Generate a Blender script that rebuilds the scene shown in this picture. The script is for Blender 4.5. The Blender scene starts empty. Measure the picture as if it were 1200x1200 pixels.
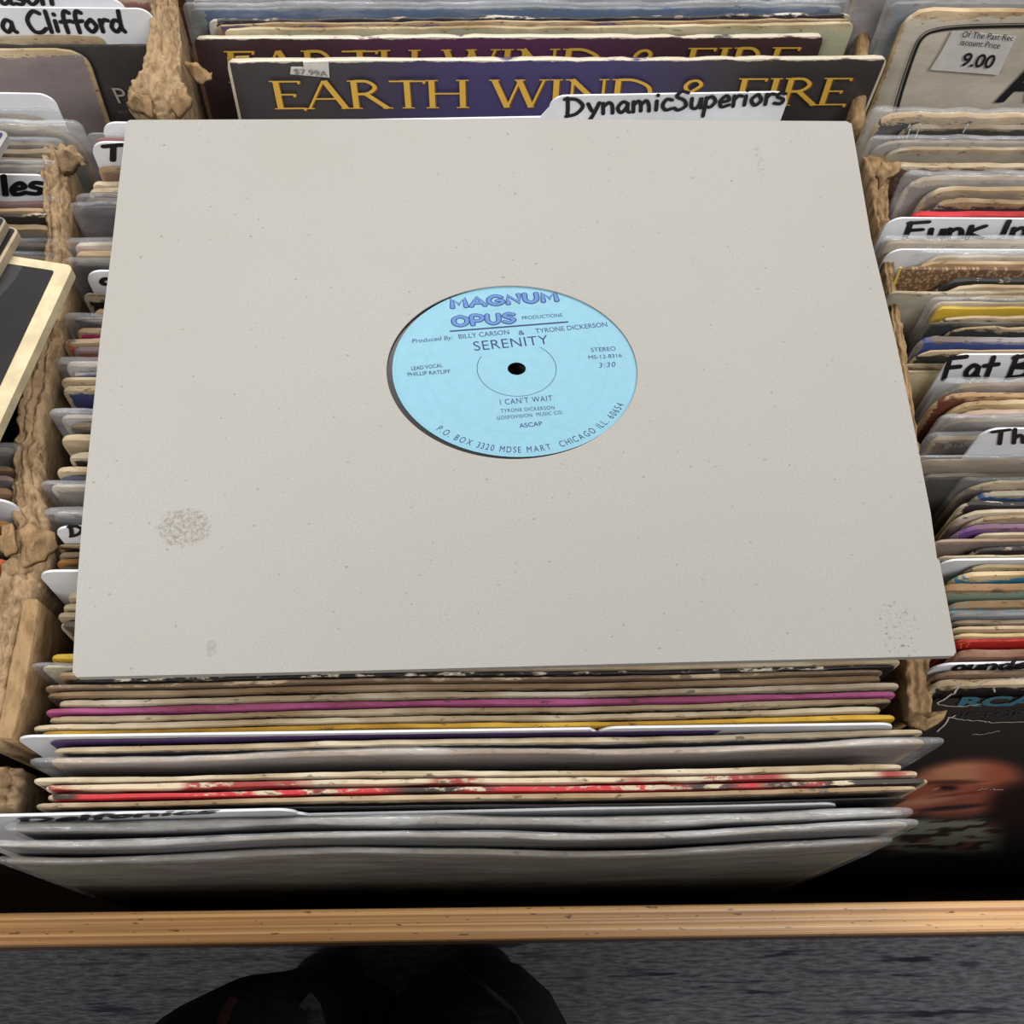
import bpy, bmesh, math, random
from math import radians as R_, sin, cos, pi
from mathutils import Vector as V, Matrix, noise as NZ

S = bpy.context.scene
COL = S.collection
rnd = random.Random(7)

# ------------------------------------------------------------------ camera
Z0 = 0.95                                   # height of the grey sleeve's upper face above the floor
F = 1300.0                                  # focal length for a 1200 px frame
RC = Matrix(((0.99761522, -0.04292283, 0.05405102),
             (0.0197825, 0.92807243, 0.37187393),
             (-0.06612515, -0.36991783, 0.9267083)))     # world -> camera
CAM = V((-0.02928401, -0.2155062, 0.3835617 + Z0))
cd = bpy.data.cameras.new('camera'); cam = bpy.data.objects.new('camera', cd); COL.objects.link(cam)
cam.matrix_world = Matrix.Translation(CAM) @ RC.transposed().to_4x4()
cd.sensor_width = 36.0; cd.lens = 36.0 * F / 1200.0; cd.clip_start = 0.01; cd.clip_end = 50
S.camera = cam

# ------------------------------------------------------------------ light
W = bpy.data.worlds.new('shop_ambient'); S.world = W; W.use_nodes = True
W.node_tree.nodes['Background'].inputs[0].default_value = (0.95, 0.97, 1.0, 1)
W.node_tree.nodes['Background'].inputs[1].default_value = 0.36
def ceiling_lamp(x, y, z, sx, sy, e, col=(1.0, 0.975, 0.94)):
    l = bpy.data.lights.new('ceiling_lamp', 'AREA'); l.shape = 'RECTANGLE'; l.size = sx; l.size_y = sy
    l.energy = e; l.color = col
    o = bpy.data.objects.new('ceiling_lamp', l); COL.objects.link(o); o.location = (x, y, z)
    return o
ceiling_lamp(-0.2, 1.5, 2.72, 1.2, 0.6, 72)
ceiling_lamp(1.4, 1.1, 2.72, 1.2, 0.6, 34)
ceiling_lamp(-1.0, -1.25, 2.72, 1.2, 0.6, 66)
ceiling_lamp(0.95, -0.72, 2.72, 1.2, 0.6, 52)  # unseen lamp, added to brighten the portrait cover at the front right
S.view_settings.view_transform = 'Standard'; S.view_settings.look = 'None'
S.view_settings.gamma = 1.0; S.view_settings.use_curve_mapping = False
S.view_settings.exposure = -0.75

# ------------------------------------------------------------------ helpers
def ray(u, v):
    return RC.transposed() @ V(((u - 600) / F, -(v - 600) / F, -1.0))
def at(u, v, z):                            # the point seen at (u, v) of the photograph at height z from the grey sleeve
    d = ray(u, v); k = (z + Z0 - CAM.z) / d.z
    return CAM + d * k
def on_plane(u, v, M, y=0.0):               # local (x, z) on plane y of an object with matrix M
    Mi = M.inverted(); o = Mi @ CAM; d = Mi.to_3x3() @ ray(u, v)
    k = (y - o.y) / d.y; p = o + d * k
    return p.x, p.z
def lin(c):
    return tuple(((x / 255) / 12.92 if x / 255 <= 0.04045 else ((x / 255 + 0.055) / 1.055) ** 2.4) for x in c[:3]) + (1,)

_m = {}
class NT:
    def __init__(s, name):
        s.m = bpy.data.materials.new(name); s.m.use_nodes = True
        s.t = s.m.node_tree; s.b = s.t.nodes['Principled BSDF']
    def n(s, t, **k):
        x = s.t.nodes.new(t)
        for a, b in k.items(): setattr(x, a, b)
        return x
    def l(s, a, b): s.t.links.new(a, b)
    def math(s, op, a, b=None, clamp=False):
        x = s.n('ShaderNodeMath', operation=op, use_clamp=clamp)
        for i, q in enumerate((a, b)):
            if q is None: continue
            if isinstance(q, (int, float)): x.inputs[i].default_value = q
            else: s.l(q, x.inputs[i])
        return x.outputs[0]
    def noise(s, vec, scale, detail=3, rough=0.6):
        x = s.n('ShaderNodeTexNoise'); x.inputs['Scale'].default_value = scale
        x.inputs['Detail'].default_value = detail; x.inputs['Roughness'].default_value = rough
        s.l(vec, x.inputs['Vector']); return x.outputs['Fac']
    def mapv(s, vec, sc, loc=None):
        x = s.n('ShaderNodeMapping'); x.inputs['Scale'].default_value = sc
        s.l(vec, x.inputs['Vector'])
        if loc is not None: s.l(loc, x.inputs['Location'])
        return x.outputs[0]
    def ramp(s, fac, a, b):                 # smooth step from a to b
        x = s.n('ShaderNodeMapRange', interpolation_type='SMOOTHSTEP'); x.inputs[1].default_value = a; x.inputs[2].default_value = b
        s.l(fac, x.inputs[0]); return x.outputs[0]
    def mix(s, fac, a, b):
        x = s.n('ShaderNodeMix', data_type='RGBA')
        if isinstance(fac, (int, float)): x.inputs[0].default_value = fac
        else: s.l(fac, x.inputs[0])
        for i, q in ((6, a), (7, b)):
            if isinstance(q, tuple): x.inputs[i].default_value = q
            else: s.l(q, x.inputs[i])
        return x.outputs[2]

def plain(name, c, rough=0.6, var=0.0, scale=60, spec=0.3, metal=0.0):
    k = ('plain', name, c, rough)
    if k in _m: return _m[k]
    t = NT(name)
    if var:
        co = t.n('ShaderNodeTexCoord').outputs['Object']
        f = t.noise(co, scale)
        d = lin(tuple(x * (1 - var) for x in c))
        t.l(t.mix(t.ramp(f, 0.35, 0.65), d, lin(c)), t.b.inputs['Base Color'])
    else: t.b.inputs['Base Color'].default_value = lin(c)
    t.b.inputs['Roughness'].default_value = rough; t.b.inputs['Specular IOR Level'].default_value = spec
    t.b.inputs['Metallic'].default_value = metal
    _m[k] = t.m; return t.m

HJ = 0.3135
def jacket_mat(face, edge, wear=1.0, alt=None, rough=0.5, tear=False):
    """printed card: face colour, paper showing at the worn top edge and ends"""
    k = ('j', face, edge, wear, alt, rough, tear)
    if k in _m: return _m[k]
    t = NT('printed_card')
    co = t.n('ShaderNodeTexCoord').outputs['Object']
    rv = t.n('ShaderNodeObjectInfo').outputs['Random']
    cx = t.n('ShaderNodeCombineXYZ'); t.l(t.math('MULTIPLY', rv, 37.0), cx.inputs[0]); t.l(t.math('MULTIPLY', rv, 11.0), cx.inputs[2])
    sep = t.n('ShaderNodeSeparateXYZ'); t.l(co, sep.inputs[0])
    n1 = t.noise(t.mapv(co, (150, 380, 420), cx.outputs[0]), 1.0, 4, 0.7)        # ragged wear
    n2 = t.noise(t.mapv(co, (22, 60, 40), cx.outputs[0]), 1.0, 3, 0.6)
    n3 = t.noise(t.mapv(co, (400, 400, 400), cx.outputs[0]), 1.0, 2, 0.5)
    e = -0.0006 if tear else 0.0030 * wear
    v = t.math('SUBTRACT', sep.outputs[2], HJ - e)
    v = t.math('ADD', v, t.math('MULTIPLY', t.math('SUBTRACT', n1, 0.5), (0.012 if tear else 0.010) * wear))
    v = t.math('ADD', v, t.math('MULTIPLY', t.math('SUBTRACT', n2, 0.5), (0.012 if tear else 0.008) * wear))
    ax = t.math('SUBTRACT', t.math('ABSOLUTE', sep.outputs[0]), 0.1545)
    ax = t.math('ADD', ax, t.math('MULTIPLY', t.math('SUBTRACT', n1, 0.5), 0.006))
    mask = t.math('MAXIMUM', t.ramp(v, -0.0004, 0.0008), t.ramp(ax, 0.0, 0.0008))
    fc = lin(face)
    if alt:
        n4 = t.noise(t.mapv(co, (24, 1, 60), cx.outputs[0]), 1.0, 2, 0.5)
        fc = t.mix(t.ramp(n4, 0.45, 0.55), lin(face), lin(alt))
    else:
        fc = t.mix(t.ramp(n2, 0.3, 0.7), lin(tuple(x * 0.86 for x in face)), lin(face))
    dirty = tuple(x * y for x, y in zip(edge, (0.72, 0.66, 0.58)))
    ec = t.mix(t.ramp(n2, 0.35, 0.75), lin(dirty), lin(edge))
    ec = t.mix(t.math('MULTIPLY', t.ramp(n1, 0.60, 0.66), 0.7), ec, lin((58, 50, 44)))
    t.l(t.mix(mask, fc, ec), t.b.inputs['Base Color'])
    t.l(t.math('ADD', t.math('MULTIPLY', mask, 0.9 - rough), rough), t.b.inputs['Roughness'])
    t.b.inputs['Specular IOR Level'].default_value = 0.35
    bp = t.n('ShaderNodeBump'); bp.inputs['Strength'].default_value = 0.25; bp.inputs['Distance'].default_value = 0.0006
    t.l(t.math('ADD', n3, n1), bp.inputs['Height']); t.l(bp.outputs[0], t.b.inputs['Normal'])
    _m[k] = t.m; return t.m

def plastic_mat(op=0.35, tint=(225, 228, 232)):
    k = ('pl', op, tint)
    if k in _m: return _m[k]
    t = NT('clear_plastic')
    co = t.n('ShaderNodeTexCoord').outputs['Object']
    n = t.noise(t.mapv(co, (26, 120, 90)), 1.0, 4, 0.65)
    tr = t.n('ShaderNodeBsdfTransparent'); mx = t.n('ShaderNodeMixShader')
    t.b.inputs['Base Color'].default_value = lin(tint); t.b.inputs['Roughness'].default_value = 0.12
    t.b.inputs['Specular IOR Level'].default_value = 0.8
    t.l(t.math('ADD', t.math('MULTIPLY', t.ramp(n, 0.45, 0.7), 0.55 * op), max(.03, .42 * op)), mx.inputs[0])
    bp = t.n('ShaderNodeBump'); bp.inputs['Strength'].default_value = 0.6; bp.inputs['Distance'].default_value = 0.002
    t.l(n, bp.inputs['Height']); t.l(bp.outputs[0], t.b.inputs['Normal'])
    t.l(tr.outputs[0], mx.inputs[1]); t.l(t.b.outputs[0], mx.inputs[2])
    t.l(mx.outputs[0], t.t.nodes['Material Output'].inputs[0])
    _m[k] = t.m; return t.m

def mesh_obj(name, verts, faces, mat, parent=None, smooth=False, M=None):
    me = bpy.data.meshes.new(name); me.from_pydata([tuple(v) for v in verts], [], faces); me.update()
    if mat: me.materials.append(mat)
    if smooth:
        for p in me.polygons: p.use_smooth = True
    o = bpy.data.objects.new(name, me); COL.objects.link(o)
    if parent: o.parent = parent
    if M is not None: o.matrix_world = M
    return o
def fix(o):
    bm = bmesh.new(); bm.from_mesh(o.data); bmesh.ops.recalc_face_normals(bm, faces=bm.faces); bm.to_mesh(o.data); bm.free()
    return o
def tag(o, label, cat, group=None, kind=None):
    if label: o['label'] = label
    if cat: o['category'] = cat
    if group: o['group'] = group
    if kind: o['kind'] = kind
    return o
def box(name, x0, x1, y0, y1, z0, z1, mat, parent=None, bev=0.0, M=None):
    vs = [(x, y, z) for x in (x0, x1) for y in (y0, y1) for z in (z0, z1)]
    fs = [(0, 1, 3, 2), (4, 6, 7, 5), (0, 4, 5, 1), (2, 3, 7, 6), (0, 2, 6, 4), (1, 5, 7, 3)]
    o = mesh_obj(name, vs, fs, mat, parent, M=M); fix(o)
    if bev:
        b = o.modifiers.new('bevel', 'BEVEL'); b.width = bev; b.segments = 2
    return o

# ------------------------------------------------------------------ jackets
def jacket_mesh(W_, H, T, seed, wob=0.0008, corner=0.004, ding=0.0008, nx=46, tvar=0.25):
    vs, fs = [], []
    prof = [(-.5, None, 0.0), (-.5, 0.9, 0), (-.5, 0.97, 0), (-.5, 1, -.38), (-.4, 1, -.08), (0, 1, 0), (.4, 1, -.08), (.5, 1, -.38), (.5, 0.97, 0), (.5, 0.9, 0), (.5, None, 0)]
    xs = [-W_ / 2 + W_ * i / nx for i in range(nx + 1)]
    ins = [W_ * 0.0012, W_ * 0.004, W_ * 0.009]
    xs = sorted(set(xs + [-W_ / 2 + q for q in ins] + [W_ / 2 - q for q in ins]))
    for x in xs:
        d = W_ / 2 - abs(x)
        cz = -(corner - math.sqrt(max(0.0, corner ** 2 - (corner - d) ** 2))) if d < corner else 0.0
        cz += ding * (NZ.noise(V((x * 90, seed * 3.1, 0))) - 0.3) + 0.0007 * NZ.noise(V((x * 14, seed * 1.7, 5)))
        cy = wob * 1.4 * NZ.noise(V((x * 9, .3, 9))) + min(wob, .0012) * .22 * NZ.noise(V((x * 40, seed, 2)))
        th = T * (1 - tvar * 0.5 + tvar * NZ.noise(V((x * 22, seed * 5.7, 1))))
        th *= 0.55 + 0.45 * min(1.0, d / 0.004)
        for (py, hz, dz) in prof:
            z = 0.0 if hz is None else (H + cz if hz == 1 else min(H * hz, H + cz - T)) + dz * T
            k = 0.0 if hz is None else (1.0 if hz == 1 else hz ** 6)
            vs.append((x, py * th + cy * k, z))
    n = len(prof)
    for i in range(len(xs) - 1):
        for j in range(n - 1):
            a = i * n + j; fs.append((a, a + 1, a + n + 1, a + n))
        fs.append((i * n, (i + 1) * n, (i + 1) * n + n - 1, i * n + n - 1))
    fs.append(tuple(range(n))); e = (len(xs) - 1) * n; fs.append(tuple(e + j for j in range(n - 1, -1, -1)))
    return vs, fs
_seed = [0]
def stand(A, B, lean, H=HJ):                # matrix of something standing with its top edge from A to B
    d = (B - A); yaw = math.atan2(d.y, d.x); c = (A + B) / 2
    Rm = Matrix.Rotation(yaw, 4, 'Z') @ Matrix.Rotation(-lean, 4, 'X')
    c = c - (Rm.to_3x3() @ V((0, 0, H)))
    return Matrix.Translation(c) @ Rm
def jacket(label, A, B, T, face, edge, wear=1.0, lean=4.0, plastic=0.0, alt=None, group=None, wob=0.0008, corner=0.004, ding=0.0008, rough=0.5, pl_up=0.004, pl_side=0.004, cat='record', tear=False):
    _seed[0] += 1; sd = _seed[0]
    W_ = (B - A).length
    M = stand(A, B, R_(lean))
    vs, fs = jacket_mesh(W_, HJ, T, sd, wob, corner, ding)
    o = mesh_obj('record_sleeve', vs, fs, jacket_mat(face, edge, wear, alt, rough, tear), smooth=True, M=M); fix(o)
    o.data.set_sharp_from_angle(angle=R_(50)) if hasattr(o.data, 'set_sharp_from_angle') else None
    tag(o, label, cat, group)
    if plastic:
        vs, fs = jacket_mesh(W_ + 2 * pl_side, HJ + pl_up, T + 0.0007, sd, wob * 1.15, 0.003, ding * 1.5, tvar=0.3)
        p = mesh_obj('plastic_cover', vs, fs, plastic_mat(plastic), smooth=True); p.parent = o; fix(p)
        p['label'] = 'clear plastic outer cover'
    return o

# ------------------------------------------------------------------ lettering
def ribbon(vs, fs, pts, w, y=0.0, close=False, smooth=True, caps=True):
    """flat pen stroke through 2D pts, appended to vs, fs as (x, z) -> (x, y, z)"""
    P = [V(p) for p in pts]
    if smooth and len(P) > 2:
        Q = []
        for i in range(len(P) - 1):
            p0 = P[max(i - 1, 0)]; p1 = P[i]; p2 = P[i + 1]; p3 = P[min(i + 2, len(P) - 1)]
            for k in range(6):
                t = k / 6
                Q.append(0.5 * ((2 * p1) + (p2 - p0) * t + (2 * p0 - 5 * p1 + 4 * p2 - p3) * t * t + (3 * p1 - p0 - 3 * p2 + p3) * t ** 3))
        Q.append(P[-1]); P = Q
    b = len(vs)
    for i, p in enumerate(P):
        d = (P[min(i + 1, len(P) - 1)] - P[max(i - 1, 0)])
        d = d.normalized() if d.length > 1e-9 else V((1, 0))
        n = V((-d.y, d.x)) * w / 2
        yy = y - len(vs) * 2e-7
        vs.append((p.x + n.x, yy, p.y + n.y)); vs.append((p.x - n.x, yy, p.y - n.y))
    for i in range(len(P) - 1):
        a = b + 2 * i; fs.append((a, a + 1, a + 3, a + 2))
    if caps:
        for p in (P[0], P[-1]):
            c = len(vs); yy = y - c * 2e-7
            for k in range(10): vs.append((p.x + w / 2 * cos(k * pi / 5), yy, p.y + w / 2 * sin(k * pi / 5)))
            fs.append(tuple(range(c, c + 10)))
HAND = {  # marker-pen letters: (advance, strokes)
 'D': (.85, [[(.1, .95), (.12, .5), (.1, .02)], [(0, .9), (.45, .85), (.72, .5), (.45, .12), (.05, .02)]]),
 'y': (.55, [[(.05, .6), (.2, .25), (.3, .2)], [(.5, .62), (.3, .1), (.08, -.35)]]),
 'n': (.6, [[(.08, .58), (.1, .05)], [(.1, .4), (.3, .6), (.45, .45), (.48, .05)]]),
 'a': (.6, [[(.45, .5), (.25, .6), (.06, .3), (.2, .05), (.42, .3), (.45, .55), (.46, .15), (.55, .05)]]),
 'm': (.85, [[(.06, .58), (.08, .05)], [(.08, .4), (.25, .6), (.36, .4), (.38, .08)], [(.38, .4), (.56, .6), (.68, .4), (.72, .05)]]),
 'i': (.3, [[(.12, .55), (.12, .08)], [(.14, .85), (.15, .82)]]),
 'c': (.5, [[(.42, .55), (.2, .6), (.06, .3), (.2, .06), (.44, .12)]]),
 'S': (.6, [[(.52, .88), (.25, .95), (.08, .72), (.4, .5), (.48, .2), (.2, .02), (.02, .14)]]),
 'u': (.55, [[(.08, .58), (.1, .15), (.28, .05), (.42, .25), (.45, .6), (.48, .06)]]),
 'p': (.58, [[(.1, .58), (.06, -.38)], [(.08, .45), (.3, .62), (.48, .36), (.3, .08), (.08, .15)]]),
 'e': (.52, [[(.08, .3), (.42, .38), (.3, .62), (.08, .36), (.16, .06), (.46, .14)]]),
 'r': (.42, [[(.08, .58), (.1, .05)], [(.1, .38), (.24, .58), (.4, .55)]]),
 'o': (.55, [[(.28, .6), (.06, .34), (.24, .04), (.46, .28), (.3, .6)]]),
 's': (.45, [[(.4, .55), (.18, .6), (.1, .42), (.36, .26), (.28, .05), (.02, .1)]]),
 'C': (.75, [[(.62, .88), (.38, .98), (.08, .6), (.2, .1), (.5, .04), (.72, .2)]]),
 'l': (.25, [[(.1, .98), (.12, .04)]]),
 'f': (.45, [[(.44, .9), (.28, .98), (.18, .7), (.2, .02)], [(.02, .5), (.42, .54)]]),
 'd': (.58, [[(.42, .5), (.2, .56), (.06, .26), (.22, .04), (.42, .25)], [(.46, .98), (.44, .3), (.54, .04)]]),
 'F': (.7, [[(.12, .95), (.06, .02)], [(.08, .92), (.66, .98)], [(.1, .52), (.52, .56)]]),
 'k': (.58, [[(.1, .72), (.06, .02)], [(.52, .72), (.1, .36), (.54, .04)]]),
 'I': (.32, [[(.18, .98), (.12, .02)]]),
 't': (.5, [[(.26, .92), (.2, .06)], [(.02, .56), (.48, .62)]]),
 'B': (.75, [[(.12, .95), (.06, .02)], [(.04, .88), (.5, .95), (.52, .66), (.14, .5), (.62, .42), (.56, .1), (.02, .02)]]),
 'T': (.75, [[(.0, .86), (.68, .96)], [(.36, .92), (.26, .02)]]),
 'h': (.58, [[(.12, .98), (.06, .02)], [(.08, .32), (.3, .55), (.42, .38), (.44, .02)]]),
 ' ': (.4, []),
}
SERIF = {
 'E': (.62, [('v', .12), ('h', .08, .56, .975, 1), ('h', .08, .44, .52, 1), ('h', .08, .6, .025, 1)]),
 'A': (.86, [('d', .40, 1, .06, 0, .05), ('d', .42, 1, .78, 0, .12), ('h', .2, .62, .36, 0), ('s', .06, 0), ('s', .78, 0)]),
 'R': (.78, [('v', .12), ('c', [(.12, .975), (.38, .96), (.52, .76), (.38, .55), (.12, .52)], .085), ('d', .34, .52, .74, .0, .11), ('s', .74, 0)]),
 'T': (.72, [('v', .36), ('h', .02, .7, .965, 1)]),
 'H': (.86, [('v', .12), ('v', .72), ('h', .12, .72, .52, 0)]),
 'W': (1.12, [('d', .06, 1, .32, 0, .12), ('d', .32, 0, .56, 1, .05), ('d', .54, 1, .8, 0, .12), ('d', .8, 0, 1.04, 1, .05), ('s', .06, 1), ('s', .56, 1), ('s', 1.04, 1)]),
 'I': (.34, [('v', .16)]),
 'N': (.92, [('d', .14, 0, .14, 1, .055), ('d', .12, 1, .76, 0, .12), ('d', .76, 0, .76, 1, .055), ('s', .14, 0), ('s', .1, 1), ('s', .76, 1)]),
 'D': (.88, [('v', .12), ('c', [(.12, .975), (.44, .95), (.74, .7), (.74, .32), (.46, .06), (.12, .025)], .085)]),
 '&': (.8, [('c', [(.62, .08), (.2, .62), (.24, .88), (.4, .92), (.48, .76), (.3, .52), (.12, .3), (.2, .08), (.42, .06), (.62, .34)], .08)]),
 'F': (.6, [('v', .12), ('h', .08, .56, .975, 1), ('h', .08, .44, .52, 1)]),
 ' ': (.42, []),
}
def serif_mesh(text):
    vs, fs = [], []; x = 0.0
    def rec(a, b, w): ribbon(vs, fs, [a, b], w, caps=False)
    for ch in text:
        adv, st = SERIF[ch]
        for s in st:
            if s[0] == 'v':
                rec((x + s[1], 0), (x + s[1], 1), .115); rec((x + s[1] - .12, .015), (x + s[1] + .12, .015), .035)
                rec((x + s[1] - .12, .985), (x + s[1] + .12, .985), .035)
            elif s[0] == 'h':
                rec((x + s[1], s[3]), (x + s[2], s[3]), .05)
                if s[4]: rec((x + s[2] - .015, s[3] - .09), (x + s[2] + .01, s[3] + .02), .045)
            elif s[0] == 'd': rec((x + s[1], s[2]), (x + s[3], s[4]), s[5])
            elif s[0] == 's': rec((x + s[1] - .1, abs(s[2] - .015)), (x + s[1] + .1, abs(s[2] - .015)), .035)
            elif s[0] == 'c': ribbon(vs, fs, [(x + p[0], p[1]) for p in s[1]], s[2], caps=False)
        x += adv
    return vs, fs, x - .1
def hand_mesh(text, w=.21):
    vs, fs = [], []; x = 0.0
    for ch in text:
        adv, st = HAND[ch]
        for s in st: ribbon(vs, fs, [(x + p[0], p[1]) for p in s], w)
        x += adv * 1.04
    return vs, fs, max(x - .05, .1)
def type_mesh(text, offset=0.0, shear=0.0, space=1.0):
    cu = bpy.data.curves.new('type', 'FONT'); cu.body = text; cu.size = 1.0; cu.offset = offset; cu.shear = shear
    cu.space_character = space; cu.resolution_u = 4; cu.fill_mode = 'FRONT'
    ob = bpy.data.objects.new('type', cu); COL.objects.link(ob)
    me = bpy.data.meshes.new_from_object(ob.evaluated_get(bpy.context.evaluated_depsgraph_get()))
    bpy.data.objects.remove(ob)
    vs = [(v.co.x, 0.0, v.co.y) for v in me.vertices]; fs = [tuple(p.vertices) for p in me.polygons]
    bpy.data.meshes.remove(me)
    x0 = min(v[0] for v in vs); x1 = max(v[0] for v in vs)
    vs = [((v[0] - x0), 0.0, v[2] / 0.729) for v in vs]        # cap height 1
    return vs, fs, x1 - x0
def put_text(name, tm, p0, p1, up, y, mat, parent):
    """letter mesh (cap height 1, length L) set on the parent's plane y: baseline p0->p1, capitals reaching p0+up (local x, z)"""
    vs, fs, L = tm
    p0, p1, up = V(p0), V(p1), V(up)
    bx = (p1 - p0) / L
    out = [(p0.x + bx.x * v[0] + up.x * v[2], y + v[1], p0.y + bx.y * v[0] + up.y * v[2]) for v in vs]
    return mesh_obj(name, out, fs, mat, parent)
def text_on(obj, yl, name, tm, a, b, top, mat):
    """set lettering on a standing object's front plane; a, b baseline ends and top (above a) as seen in the photograph"""
    M = obj.matrix_world
    p0, p1, pt = (V(on_plane(*q, M, yl)) for q in (a, b, top))
    return put_text(name, tm, p0, p1, pt - p0, yl, mat, obj)
def quad_on(obj, yl, name, pts, mat):
    M = obj.matrix_world
    vs = [(lambda p: (p[0], yl, p[1]))(on_plane(*q, M, yl)) for q in pts]
    vs += [(v[0], yl + 0.0006, v[2]) for v in vs]; n = len(pts)
    fs = [tuple(range(n)), tuple(range(2 * n - 1, n - 1, -1))] + [(i, (i + 1) % n, n + (i + 1) % n, n + i) for i in range(n)]
    return fix(mesh_obj(name, vs, fs, mat, obj))

INK = plain('black_marker', (30, 29, 32), 0.45)
CARD = plain('white_card', (226, 228, 232), 0.35, 0.05, 30)

def divider(label, A, lean, zt_drop, x0, x1, t0, t1, H=None, rad=0.007, yaw=-0.9, T=0.0009, cat='divider', group='white name cards', bend=0.0):
    """white plastic name card: body from x0 to x1, raised tab from t0 to t1 (metres from A along the row), top of tab at A"""
    H = H or HJ + 0.012
    d = V((cos(R_(yaw)), sin(R_(yaw)), 0))
    Rm = Matrix.Rotation(R_(yaw), 4, 'Z') @ Matrix.Rotation(-R_(lean), 4, 'X')
    M = Matrix.Translation(A - Rm.to_3x3() @ V((0, 0, H))) @ Rm
    hb = H - zt_drop
    def arc(cx, cz, r, a0, a1): return [(cx + r * cos(R_(a0 + (a1 - a0) * k / 7)), cz + r * sin(R_(a0 + (a1 - a0) * k / 7))) for k in range(8)]
    pl = [(x0, 0)]
    if t0 > x0 + 0.004: pl += arc(x0 + rad, hb - rad, rad, 180, 90) + [(t0 - rad * .5, hb)]
    pl += arc(t0 + rad, H - rad, rad, 180, 90) + arc(t1 - rad, H - rad, rad, 90, 0)
    if t1 < x1 - 0.004: pl += [(t1 + rad * .5, hb)] + arc(x1 - rad, hb - rad, rad, 90, 0)
    pl += [(x1, 0)]
    n = len(pl)
    vs = [(p[0], -T / 2, p[1]) for p in pl] + [(p[0], T / 2, p[1]) for p in pl]
    fs = [tuple(range(n)), tuple(range(2 * n - 1, n - 1, -1))] + [(i, (i + 1) % n, n + (i + 1) % n, n + i) for i in range(n)]
    o = mesh_obj('name_card', vs, fs, CARD, M=M); fix(o); tag(o, label, cat, group)
    return o
def hand(card, text, a, b, top, w=.21):
    return text_on(card, -0.0008, 'handwriting', hand_mesh(text, w), a, b, top, INK)

# ------------------------------------------------------------------ setting: carpet floor, wooden bin
def carpet():
    t = NT('grey_carpet'); co = t.n('ShaderNodeTexCoord').outputs['Object']
    r = t.n('ShaderNodeMapping'); r.inputs['Rotation'].default_value = (0, 0, R_(2.0)); t.l(co, r.inputs['Vector'])
    a = t.noise(t.mapv(r.outputs[0], (9, 95, 1)), 1.0, 3, 0.6); b = t.noise(t.mapv(r.outputs[0], (60, 330, 1)), 1.0, 2, 0.6)
    c = t.noise(t.mapv(co, (5, 5, 1)), 1.0, 2, 0.5)
    f = t.mix(t.ramp(b, 0.3, 0.7), lin((66, 66, 70)), lin((96, 96, 101)))
    f = t.mix(t.math('MULTIPLY', t.ramp(a, 0.54, 0.64), t.ramp(c, 0.35, 0.6)), f, lin((34, 34, 42)))
    t.l(f, t.b.inputs['Base Color']); t.b.inputs['Roughness'].default_value = 0.95; t.b.inputs['Specular IOR Level'].default_value = 0.1
    bp = t.n('ShaderNodeBump'); bp.inputs['Distance'].default_value = 0.003; t.l(b, bp.inputs['Height']); t.l(bp.outputs[0], t.b.inputs['Normal'])
    return t.m
fl = box('floor', -2.5, 2.5, -2.5, 2.5, -0.05, 0.0, carpet()); tag(fl, 'grey streaked carpet floor in front of the wooden bin', 'floor', kind='structure')

wl = box('wall_back', -2.5, 2.5, 2.5, 2.6, 0.0, 2.8, plain('painted_wall', (206, 202, 194), .8)); tag(wl, 'plain painted shop wall far behind the bin', 'wall', kind='structure')

def wood(name, light, dark, rough=0.42, axis=0):
    t = NT(name); co = t.n('ShaderNodeTexCoord').outputs['Object']
    sc = (5, 60, 60) if axis == 0 else (60, 5, 60)
    w1 = t.noise(t.mapv(co, (1.6, 620, 120) if axis == 0 else (620, 1.6, 120)), 1.0, 3, 0.55)
    w2 = t.noise(t.mapv(co, sc), 1.0, 4, 0.65)
    k = t.noise(t.mapv(co, (150, 620, 200) if axis == 0 else (620, 150, 200)), 1.0, 2, 0.5)
    f = t.mix(t.ramp(w1, 0.36, 0.62), lin(dark), lin(light))
    f = t.mix(t.math('MULTIPLY', t.ramp(w2, 0.5, 0.75), 0.45), f, lin(tuple(x * 0.72 for x in light)))
    f = t.mix(t.math('MULTIPLY', t.ramp(k, 0.66, 0.71), 0.8), f, lin((60, 38, 22)))
    t.l(f, t.b.inputs['Base Color']); t.b.inputs['Roughness'].default_value = rough; t.b.inputs['Specular IOR Level'].default_value = 0.5
    bp = t.n('ShaderNodeBump'); bp.inputs['Strength'].default_value = 0.3; bp.inputs['Distance'].default_value = 0.0008
    t.l(w1, bp.inputs['Height']); t.l(bp.outputs[0], t.b.inputs['Normal'])
    return t.m
PINE = wood('varnished_pine', (206, 160, 104), (160, 112, 64), .34)
DARKW = wood('dark_stained_wood', (96, 62, 38), (60, 36, 22), 0.6)
ZR = -0.08
ra, rb = at(0, 1070, ZR), at(1200, 1055, ZR)
rdir = (rb - ra).normalized(); rang = math.atan2(rdir.y, rdir.x)
rmid = (ra + rb) / 2
width = ((at(0, 1108, ZR) - ra) + (at(1200, 1092, ZR) - rb)).length / 2
BINF = Matrix.Translation(rmid) @ Matrix.Rotation(rang, 4, 'Z')
binr = bpy.data.objects.new('record_bin', None); COL.objects.link(binr); binr.matrix_world = Matrix.Translation((rmid.x, rmid.y, 0)) @ Matrix.Rotation(rang, 4, 'Z')
tag(binr, 'long wooden record bin holding all the rows of records', 'record bin')
ZB = Z0 - 0.375; BW = 0.62
box('front_rail', -BW, BW, -width, 0, Z0 + ZR - .05, Z0 + ZR, PINE, binr, 0.0009)
box('front_panel', -BW, BW, -width + .0015, -width + .0070, ZB - 0.03, Z0 + ZR - .0505, DARKW, binr)
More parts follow.
